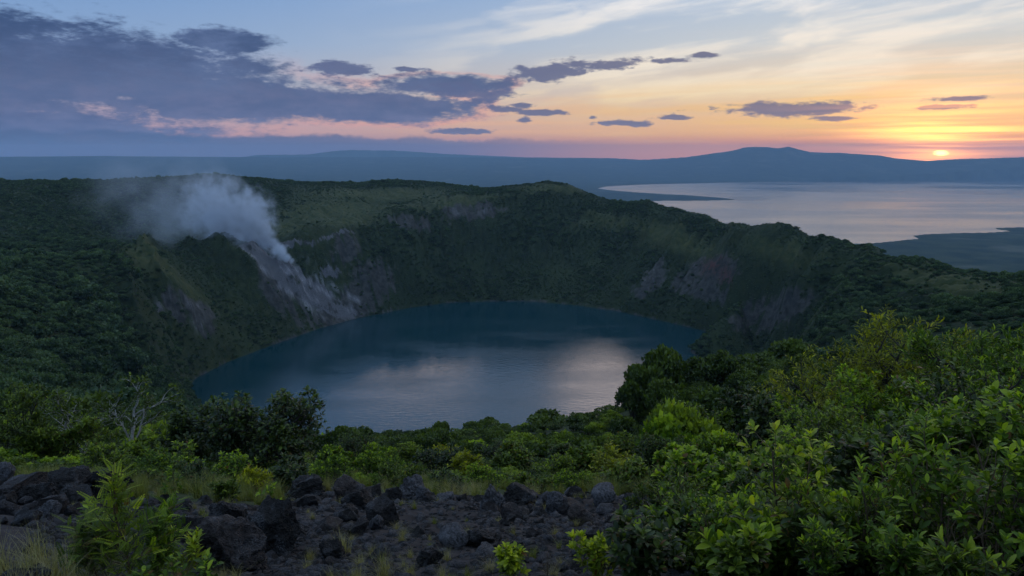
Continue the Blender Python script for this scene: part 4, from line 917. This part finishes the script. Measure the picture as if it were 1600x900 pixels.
for i, (px, r, h_, n_, lab) in enumerate([
 (1222, 5.8, 1.28, 150, 'tall straight sapling with yellow-green tip in front of the right thicket'), (1345, 5.6, 1.02, 150, 'rosette sapling with bright young leaves right of the tall straight sapling'),
 (1125, 6.0, 0.80, 150, 'leafy rosette shrub left of the tall straight sapling'), (1010, 5.3, 0.62, 150, 'dark glossy rosette shrub at the right end of the lava field'), (1070, 7.2, 0.95, 120, 'leafy shrub behind the glossy rosette shrub'),
 (1470, 5.6, 1.15, 150, 'broad-leaved shrub with yellowish new leaves at lower right'), (1580, 5.2, 1.05, 150, 'leafy shrub in the lower right corner'), (1290, 4.9, 0.55, 120, 'low rosette plant at the bottom edge under the rosette sapling'), (1160, 4.8, 0.45, 110, 'low rosette plant at the bottom edge right of the glossy shrub'),
 (1410, 4.9, 0.62, 120, 'low leafy plant at the bottom edge below the broad-leaved shrub'), (1520, 4.6, 0.5, 110, 'low leafy plant at the bottom edge near the corner'), (935, 5.6, 0.42, 90, 'small leafy plant left of the glossy rosette shrub'), (800, 5.5, 0.33, 80, 'small sprouting plant on the stones at bottom centre right')]):
    st_n = 2 if i == 0 else (6 if i in (1, 2, 3, 5, 6) else 5)
    plant('rosette_shrub', lab, 'shrub', px, r, h_, G(SAP, 380 + i, stems=st_n, lean=0.08 if i == 0 else 0.5, kids=14 if i == 0 else 9, ratio=0.34 if i == 0 else 0.42), ('rosette' if i not in (4, 5, 9) else 'spray', (0.078, 0.072, 0.062, 0.085, 0.062)[i % 5] if i < 11 else 0.06, 12), (LEAFW, LEAF, LEAFN)[(i * 2) % 3], ('leafw', 'leaf', 'leafn')[(i * 2) % 3], (L_FRESH, L_BRIGHT, L_BRIGHT, L_DARK, L_MID, L_BRIGHT, L_BRIGHT, L_BRIGHT, L_MID, L_BRIGHT, L_MID, L_FRESH, L_FRESH)[i], B_BROWN, n_)

for i, (px, r, h_, mt, lab) in enumerate([
 (1110, 9.0, 0.95, L_BRIGHT, 'leafy bush behind the rosette shrub left of the tall straight sapling'), (1185, 8.0, 0.8, L_DARK, 'dark low bush behind the foot of the tall straight sapling'), (1280, 8.5, 1.15, L_BRIGHT, 'leafy bush between the tall straight sapling and the rosette sapling'),
 (1380, 8.0, 1.25, L_DARK, 'dark glossy bush behind the rosette sapling'), (1440, 9.0, 1.45, L_BRIGHT, 'leafy bush behind the broad-leaved shrub at lower right'), (1520, 7.6, 1.1, L_MID, 'green bush between the broad-leaved shrub and the corner shrub'),
 (1600, 8.0, 1.4, L_BRIGHT, 'tall leafy bush behind the corner shrub at the right edge'), (1040, 9.5, 0.7, L_MID, 'low green bush at the right end of the rubble'), (1330, 10.5, 1.5, L_MID, 'green bush in the second row of the right thicket')]):
    plant('thicket_bush', lab, 'bush', px, r, h_, G(BUSH, 420 + i, stems=6, levels=2, kids=5, lean=0.9, r0=0.012), (('rosette', 0.10, 11), ('spray', 0.085, 10), ('rosette', 0.075, 13))[i % 3], (LEAFW, LEAFN, LEAF)[i % 3], ('leafw', 'leafn', 'leaf')[i % 3], mt, B_DARK, 70, squash=(1.3, 1.1))
for px, r, h_, sd_, lab in ((1492, 5.3, 0.95, 471, 'bare forked twigs among the leaves at lower right'), (1395, 5.0, 0.6, 472, 'bare dry twigs at the bottom edge left of the broad-leaved shrub'), (1560, 7.0, 1.3, 473, 'bare branching shrub in the dark gap near the right edge'), (1265, 7.0, 1.0, 474, 'thin bare shrub behind the tall straight sapling'), (855, 5.4, 0.3, 475, 'dry arching twig at the bottom edge beside the stones')):
    ln_, tp_ = grow(height=1.0, **G(BUSH, sd_, stems=4, levels=2, kids=3, r0=0.009, lean=0.7)); x, y, z = put(px, r); o = thing('bare_shrub', lab, 'shrub', (x, y, z)); link('branches', wood_mesh([(a * h_, b * h_, c_) for a, b, c_ in ln_], B_BROWN), o)
UP = []
for k in range(3):
    ln_, tp_ = grow(height=1.0, **G(SAP, 440 + k, stems=5, lean=0.9, kids=7, ratio=0.45)); UP.append(bpy.data.objects.new('undergrowth_pattern', foliage_mesh(LEAF, leaves_on(tp_, 450 + k, 'rosette', 0.24, 8), (L_DARK, L_MID, L_BRIGHT)[k])))
N = 900; px = R_.uniform(900, 1800, N); r = np.exp(R_.uniform(math.log(5.5), math.log(19), N)); aa = np.arctan((px - 800) / F / 1.04); x, y = np.sin(aa) * r, np.cos(aa) * r
k_ = R_.uniform(0, 1, N) < sm(1000, 1150, px - 8 * (r - 6)); x, y, r = x[k_], y[k_], r[k_]; s_ = R_.uniform(0.22, 0.5, len(x))
scatter('undergrowth', np.c_[x, y, gz(x, y)], np.c_[s_, s_, s_], R_.uniform(0, 6.28, len(x)), R_.integers(0, 3, len(x)), UP)

for i, (px, r, h_, mt, lab) in enumerate([
 (150, 17, 0.9, L_MID, 'small green bush in the grass behind the ridged boulder'), (285, 16, 0.8, L_DARK, 'small dark bush in the grass right of the feathery saplings'), (355, 19, 1.0, L_BRIGHT, 'green bush in the grass in front of the broad dark tree'), (225, 18.5, 1.1, L_BRIGHT, 'green bush in the grass below the pale branched tree'),
 (395, 15, 0.55, L_YELLOW, 'little yellow-green bush behind the upright black boulder'), (445, 17.5, 0.9, L_DARK, 'dark bush in the grass above the leaning boulder'), (510, 19, 0.9, L_BRIGHT, 'bright little bush behind the broad black boulder'), (625, 19.5, 0.8, L_MID, 'low bush just behind the lichen covered rock'),
 (700, 17.5, 0.65, L_DARK, 'low dark bush at the back edge of the bare soil'), (840, 17.5, 0.7, L_MID, 'low bush behind the humped rock'), (900, 16.5, 0.6, L_BRIGHT, 'low bright bush behind the right rubble'), (985, 16, 0.8, L_MID, 'low bush at the right back corner of the lava field'), (760, 20, 0.8, L_BRIGHT, 'low leafy bush behind the middle of the rubble')]):
    plant('low_bush', lab, 'bush', px, r, h_, G(BUSH, 460 + i, stems=6, levels=2, kids=4, lean=1.0, r0=0.012), (('rosette', 0.09, 9), ('spray', 0.10, 8))[i % 2], (LEAF, LEAFN, LEAFW)[i % 3], 'x', mt, B_DARK, squash=(1.5, 1.3))
# ---------------------------------------------------------------- lava boulders
import bmesh
def ico(n):
    bm = bmesh.new(); bmesh.ops.create_icosphere(bm, subdivisions=n, radius=1.0); V = np.array([v.co[:] for v in bm.verts]); Fc = np.array([[v.index for v in f.verts] for f in bm.faces]); bm.free(); return V, Fc
def rock_mesh(seed, n, mat, rough=0.11, cuts=13):
    V, Fc = ico(n); R2_ = np.random.default_rng(seed); V = V * R2_.uniform(0.8, 1.15, 3)
    for k in range(cuts):
        nrm = unit(R2_.normal(0, 1, 3)); h_ = R2_.uniform(0.42, 0.86); d = V @ nrm; V = V - np.outer(np.maximum(0, d - h_) * 0.96, nrm)
    nn = unit(V); o_ = seed * 3.7
    V = V * (1 + rough * fbm(V[:, 0] * 1.8 + o_, V[:, 1] * 1.8, V[:, 2] * 1.8, oct=3, seed=seed) * 1.8)[:, None]
    V = V + nn * (np.abs(fbm(V[:, 0] * 5 + o_, V[:, 1] * 5, V[:, 2] * 5, oct=4, gain=0.65, seed=seed + 3)) * -rough * 2.6)[:, None]
    return mesh_np('rock', V, [Fc], [mat], smooth=False)
BIG = [rock_mesh(400 + k, 5, R_DARK, 0.10, 19) for k in range(5)] + [rock_mesh(406 + k, 5, R_GREY) for k in range(2)]
SML = [rock_mesh(420 + k, 4 if k < 4 else 3, (R_DARK, R_GREY, R_DARK)[k % 3], 0.12) for k in range(9)]
def boulder(label, px, r, wpx, hpx, v, rz, group=None, name='lava_boulder', mesh=None, sink=0.35):
    x, y, z = put(px, r); w_ = wpx * r / F / 2 / 0.82; h_ = hpx * r / F / (2 * 0.8 * (1 - sink / 2))
    o = link(name, mesh or BIG[v], loc=(x, y, z + h_ * 0.8 * (1 - sink)), rot=(0, 0, rz), scale=(w_, w_ * 0.9, h_)); return tag(o, label, 'rock', group)
for q in [
 ('large black boulder with a ridge, topmost of the pile at the left edge', 95, 12.2, 78, 50, 0, 0.3), ('long low black boulder cut by the left edge of the view', 8, 12.0, 84, 36, 1, 1.0), ('rounded dark boulder in front of the ridged boulder at left', 52, 11.8, 70, 40, 2, 2.2), ('small smooth brown-black stone beside the left boulder pile', 90, 10.5, 32, 22, 3, 0.5),
 ('dark boulder half hidden behind the feathery saplings', 160, 12.5, 80, 55, 4, 1.9), ('upright black boulder with a grey chipped face left of the leaning boulder', 358, 8.8, 70, 66, 0, 2.6), ('tall leaning black boulder standing right of the upright one', 434, 7.7, 88, 92, 1, 2.3), ('massive black boulder in front at lower left', 362, 6.4, 150, 96, 4, 0.4),
 ('dark boulder at the left of the massive front boulder', 285, 8.0, 70, 50, 3, 1.4), ('broad black boulder below the big dark bush', 475, 14.5, 80, 40, 4, 2.9), ('black lump of lava right of the broad black boulder', 545, 14.0, 70, 48, 0, 1.2), ('pointed black rock left of the bare soil patch', 600, 9.5, 72, 52, 1, 1.7),
 ('pale grey lichen covered rock at the back of the lava field', 648, 15.0, 55, 34, 5, 0.5), ('low pale stone in front of the lichen covered rock', 660, 13.6, 34, 20, 6, 2.0), ('black rock beside the lichen covered rock', 612, 14.2, 42, 28, 2, 2.4), ('blocky black rock with grey top right of the soil patch', 770, 11.6, 52, 42, 5, 1.1),
 ('dark humped rock behind the blocky grey-topped rock', 812, 13.6, 64, 34, 3, 0.2), ('low black rock in the soil near the bottom centre', 670, 6.7, 62, 36, 4, 1.8), ('flat black rock in the bottom middle right of the dry tufts', 755, 8.0, 66, 34, 0, 2.3), ('small dark rock below the tall leaning boulder', 522, 7.2, 48, 34, 1, 3.0),
 ('black rock cut by the bottom left corner', 15, 5.6, 90, 46, 2, 1.3), ('dark rock between the pointed rock and the lichen covered rock', 560, 11.2, 56, 36, 3, 2.1), ('dark craggy rock near the leafy plants at the right of the field', 905, 9.6, 60, 36, 0, 0.9), ('grey craggy rock right of the humped rock', 868, 11.8, 52, 30, 6, 1.6),
]: boulder(q[0], q[1], q[2], q[3], q[4], q[5], q[6])
R_ = np.random.default_rng(91); cnt = 0; tries = 0; stones = []
while cnt < 190 and tries < 9000:
    tries += 1; px = R_.uniform(-20, 1080); r = math.exp(R_.uniform(math.log(6.0), math.log(15.8 if px > 560 else 17.5)))
    py_s = 450 + F * math.tan(math.radians(0) + 0) if False else 0
    dens = 1.0
    if 590 < px < 735 and r < 13: dens = 0.22
    if px < 470 and r < 8: dens = 0.3
    if R_.uniform() > dens: continue
    _x, _y, _z = put(px, r)
    if gattr(lava, _x, _y) < 0.4: continue
    s_ = R_.lognormal(math.log(19), 0.45); s_ = min(max(s_, 10), 46); w_ = s_ * r / F
    a, _v = azv(px, 800); xx, yy = math.sin(a) * r, math.cos(a) * r
    if any((xx - a_) ** 2 + (yy - b_) ** 2 < ((w_ + c_) * 0.42) ** 2 for a_, b_, c_ in stones): continue
    stones.append((xx, yy, w_))
    zone = 'left' if px < 500 else ('middle' if px < 740 else 'right'); k = int(R_.integers(0, 9))
    lab = {'left': 'dark lava stone among the left edge boulders' if px < 230 else 'dark lava stone around the leaning boulder', 'middle': 'dark lava stone beside the bare soil', 'right': 'dark lava stone in the right rubble'}[zone]
    if k % 3 == 1: lab = lab.replace('dark lava', 'grey lava')
    sz = 'large' if s_ > 26 else ('mid-sized' if s_ > 16 else 'small'); dp = 'near the back edge' if r > 13 else ('halfway back' if r > 9 else 'near the front')
    lab = f'{sz} {lab}, {dp}'
    boulder(lab, px, r, s_ * 1.15, s_ * R_.uniform(0.6, 0.95), 0, R_.uniform(0, 6.28), 'loose lava stones on the ' + zone + ' of the lava field', 'lava_stone', SML[k], 0.45); cnt += 1
# rubble too small to pick apart
PEB = [bpy.data.objects.new('rubble_pattern', rock_mesh(440 + k, 2, (R_DARK, R_GREY)[k % 2], 0.12, 10)) for k in range(4)]
N = 34000; px = R_.uniform(-60, 1120, N); r = np.exp(R_.uniform(math.log(4.5), math.log(20), N)); aa = np.arctan((px - 800) / F / 1.05)
x, y = np.sin(aa) * r, np.cos(aa) * r; path = (px > 585) & (px < 740) & (r < 13.5); k_ = R_.uniform(0, 1, N) < np.where(path, 0.5, 1.0) * gattr(lava, x, y).clip(0, 1) * (0.35 + 0.65 * sm(-0.3, 0.3, fbm(x * 1.1, y * 1.1, oct=2, seed=95)))
x, y, r = x[k_], y[k_], r[k_]; s_ = R_.lognormal(math.log(0.028), 0.55, len(x)).clip(0.008, 0.08) * (0.6 + r / 14)
scatter('lava_gravel', np.c_[x, y, gz(x, y)], np.c_[s_, s_, s_ * 0.75], R_.uniform(0, 6.28, len(x)), R_.integers(0, 4, len(x)), PEB)

# ---------------------------------------------------------------- grasses
def tuft_mesh(seed, n, h_, w_, lean, mat):
    R2_ = np.random.default_rng(seed); V, T, rn = [], [], []
    for i in range(n):
        a = R2_.uniform(0, 6.28); l = abs(R2_.normal(0, lean)) + 0.08; L_ = h_ * R2_.uniform(0.5, 1.1); b = R2_.normal(0, 0.10, 2) * h_; d = np.array((math.cos(a), math.sin(a)))
        sd_ = np.array((-d[1], d[0], 0)) * w_ * R2_.uniform(0.6, 1.3); v0 = len(V)
        for k in range(5):
            q_ = k / 4; hor = l * L_ * q_ ** 1.7; p_ = np.array((b[0] + d[0] * hor, b[1] + d[1] * hor, L_ * (q_ - 0.35 * l * q_ * q_) - 0.02))
            ww = (1 - q_ * 0.9)
            V += [p_ - sd_ * ww, p_ + sd_ * ww]
        for k in range(4): T += [(v0 + 2 * k, v0 + 2 * k + 1, v0 + 2 * k + 3), (v0 + 2 * k, v0 + 2 * k + 3, v0 + 2 * k + 2)]
        rn += [float(np.clip(R2_.normal(0.5, 0.22), 0, 1))] * 10
    return tri_mesh('grass_blades', np.array(V), np.array(T), [mat], rn)
DRYT = [tuft_mesh(500 + k, 130, 0.34, 0.0022, 0.55, L_DRY) for k in range(3)]
GRNT = [tuft_mesh(510 + k, 90, 0.34, 0.004, 0.5, L_GRASS) for k in range(3)]
for i, (px, r, sc_, v, lab) in enumerate([
 (600, 5.9, 0.95, 0, 'dry straw-coloured grass tuft at the bottom edge in the middle'), (535, 7.4, 0.95, 1, 'dry grass tuft beside the small dark rock left of the soil'), (20, 5.7, 1.25, 2, 'large pale dry grass clump in the lower left corner'), (75, 5.9, 1.15, 0, 'dry arching grass clump left of the feathery saplings'),
 (120, 5.2, 1.0, 1, 'dry grass clump at the bottom edge below the low feathery sapling'), (-20, 6.3, 1.25, 1, 'pale dry grass clump cut by the left edge'), (270, 5.3, 0.8, 2, 'thin dry grass clump in front of the massive boulder'), (690, 5.6, 0.5, 2, 'sparse dry grass sprigs at the bottom edge right of the tuft'), (865, 5.5, 0.55, 0, 'sparse dry grass beside the small sprouting plant'), (480, 6.4, 0.5, 0, 'small dry tuft at the foot of the tall leaning boulder'),
 (45, 6.6, 1.3, 0, 'pale dry grass clump behind the large clump in the lower left corner'), (105, 6.3, 1.2, 2, 'dry grass clump at the foot of the low feathery sapling'), (-5, 5.2, 1.2, 1, 'dry grass clump right in the bottom left corner'), (160, 5.0, 0.9, 0, 'dry grass clump at the bottom edge under the tall left sapling'), (60, 5.1, 1.2, 1, 'dry leaning grass clump at the bottom edge near the left corner'),
 (560, 5.7, 0.7, 2, 'dry tuft at the bottom edge left of the straw-coloured tuft'), (640, 6.2, 0.55, 1, 'small dry tuft right of the straw-coloured tuft')]):
    x, y, z = put(px, r); o = link('grass_tuft', DRYT[v], loc=(x, y, z), rot=(0, 0, i * 1.3), scale=sc_); tag(o, lab, 'grass tuft')
GP = [bpy.data.objects.new('grass_pattern', m_) for m_ in (GRNT + DRYT[:1])]
N = 5200; px = R_.uniform(-60, 1700, N); r = np.exp(R_.uniform(math.log(10.5), math.log(60), N)); aa = np.arctan((px - 800) / F / 1.04); x, y = np.sin(aa) * r, np.cos(aa) * r
k_ = (gattr(lava, x, y) < 0.6) & (R_.uniform(0, 1, N) < 0.3 + 0.7 * sm(-0.2, 0.3, fbm(x / 3, y / 3, oct=2, seed=97)))
x, y, r = x[k_], y[k_], r[k_]; s_ = R_.uniform(0.7, 1.5, len(x)) * (0.8 + r / 50)
scatter('slope_grass', np.c_[x, y, gz(x, y)], np.c_[s_, s_, s_], R_.uniform(0, 6.28, len(x)), R_.choice(4, len(x), p=(0.3, 0.3, 0.25, 0.15)), GP)
N = 420; px = R_.uniform(-20, 1080, N); r = np.exp(R_.uniform(math.log(5.5), math.log(15), N)); aa = np.arctan((px - 800) / F / 1.05); x, y = np.sin(aa) * r, np.cos(aa) * r
k_ = R_.uniform(0, 1, N) < np.where((px > 600) & (px < 740), 0.25, 0.3 + 0.7 * sm(-0.1, 0.3, fbm(x / 1.5, y / 1.5, oct=2, seed=98))); x, y, r = x[k_], y[k_], r[k_]; s_ = R_.uniform(0.25, 0.62, len(x))
scatter('sparse_grass', np.c_[x, y, gz(x, y)], np.c_[s_, s_, s_ * 0.9], R_.uniform(0, 6.28, len(x)), R_.choice(2, len(x), p=(0.3, 0.7)), [GP[0], GP[3]])
# low scrub cover that nobody could count between the shrubs
CP = [bpy.data.objects.new('cover_pattern', m_[0]) for m_ in SHRUBS]
N = 15000; px = R_.uniform(-150, 1750, N); r = np.exp(R_.uniform(math.log(21), math.log(195), N)); aa = np.arctan((px - 800) / F / 1.04); x, y = np.sin(aa) * r, np.cos(aa) * r
k_ = R_.uniform(0, 1, N) < 0.12 + 0.5 * sm(-0.25, 0.3, fbm(x / 9, y / 9, oct=3, seed=99))
x, y, r = x[k_], y[k_], r[k_]; s_ = R_.lognormal(math.log(0.42), 0.35, len(x)) * (0.55 + r / 90)
scatter('low_scrub', np.c_[x, y, gz(x, y) - 0.1 * s_], np.c_[s_ * 1.2, s_ * 1.2, s_ * 0.85], R_.uniform(0, 6.28, len(x)), R_.integers(0, 4, len(x)), CP)

# ---------------------------------------------------------------- fumarole steam
def steam(name, blobs, dens, nscale, step):
    """a cloud of vapour: soft balls (world x, y, z, radius, strength) torn by noise, inside a hull"""
    m = bpy.data.materials.new(name); m.use_nodes = True; tt = m.node_tree; tt.nodes.clear()
    P = geo_pos(tt); sep = tt.nodes.new('ShaderNodeSeparateXYZ'); tt.links.new(P.o, sep.inputs[0]); x, y, z = (S(tt, sep.outputs[i]) for i in range(3))
    nv = noise(tt, P, nscale, 5, 0.6, 0.6); n2 = noise(tt, P, nscale * 0.35, 2, 0.5); n3 = noise(tt, P, nscale * 3.2, 3, 0.6)
    tot = None
    for bx_, by_, bz_, br_, bs_ in blobs:
        k = 1 / br_; a = (x - bx_) * k; b = (y - by_) * (k * 0.8); c_ = (z - bz_) * k
        f = (1.0 - (a * a + b * b + c_ * c_).m('SQRT')).m('MAXIMUM', 0.0)
        v = ((f * 1.5 + (n3 - 0.5) * 1.5 + (nv - 0.5) * 4.2 + (n2 - 0.5) * 1.2 - 0.22).m('MAXIMUM', 0.0)) * f.map(0.0, 0.35) * bs_
        tot = v if tot is None else tot.m('MAXIMUM', v)
    pv = tt.nodes.new('ShaderNodeVolumePrincipled'); pv.inputs['Color'].default_value = (0.84, 0.91, 1.0, 1); pv.inputs['Density Attribute'].default_value = ''
    tt.links.new((tot * dens).o, pv.inputs['Density']); oo = tt.nodes.new('ShaderNodeOutputMaterial'); tt.links.new(pv.outputs[0], oo.inputs['Volume'])
    m.cycles.volume_step_rate = step
    B = np.array(blobs); lo = (B[:, :3] - B[:, 3:4] * 1.25).min(axis=0); hi = (B[:, :3] + B[:, 3:4] * 1.25).max(axis=0)
    V = [(x_, y_, z_) for z_ in (lo[2], hi[2]) for x_, y_ in ((lo[0], lo[1]), (hi[0], lo[1]), (hi[0], hi[1]), (lo[0], hi[1]))]
    o = link(name, mesh_np(name, V, [[(0, 3, 2, 1), (4, 5, 6, 7), (0, 1, 5, 4), (1, 2, 6, 5), (2, 3, 7, 6), (3, 0, 4, 7)]], [m], smooth=False)); tag(o, kind='stuff'); return o
def sb(px, py, r, rad_px, s): x, y, z = pt(px, py, r); return (x, y, z, rad_px * r / F, s)
steam('steam_plume', [sb(456, 408, 1068, 6, 2.2), sb(448, 403, 1070, 9, 2.4), sb(441, 398, 1074, 11, 2.4), sb(434, 394, 1080, 16, 2.6), sb(416, 388, 1125, 24, 2.0), sb(446, 392, 1125, 12, 1.6), sb(398, 382, 1125, 32, 1.6), sb(374, 368, 1125, 48, 1.0), sb(345, 338, 1135, 60, 0.85), sb(328, 306, 1145, 48, 0.5), sb(385, 330, 1130, 50, 0.7), sb(308, 345, 1140, 34, 0.5), sb(402, 352, 1125, 36, 1.0), sb(352, 292, 1140, 34, 0.45)], 0.055, 0.055, 0.15)
steam('steam_veil', [sb(255, 325, 1080, 90, 0.8), sb(215, 300, 1090, 80, 0.5), sb(305, 268, 1080, 50, 0.5), sb(180, 310, 1090, 60, 0.3)], 0.0065, 0.02, 0.4)

# ---------------------------------------------------------------- labels: where look and place leave several alike, count them from the left
from collections import defaultdict
by = defaultdict(list)
for o in C.objects:
    if o.get('label') and o.parent is None: by[o['label']].append(o)
ORD = ('leftmost', 'second from left', 'third from left', 'fourth from left', 'fifth from left', 'sixth from left', 'seventh from left', 'eighth from left', 'ninth from left', 'tenth from left', 'eleventh from left', 'twelfth from left')
for l, os_ in by.items():
    if 1 < len(os_) <= 12:
        for k, o in enumerate(sorted(os_, key=lambda o: o.location.x / o.location.y)): o['label'] = l + ', ' + ORD[k]
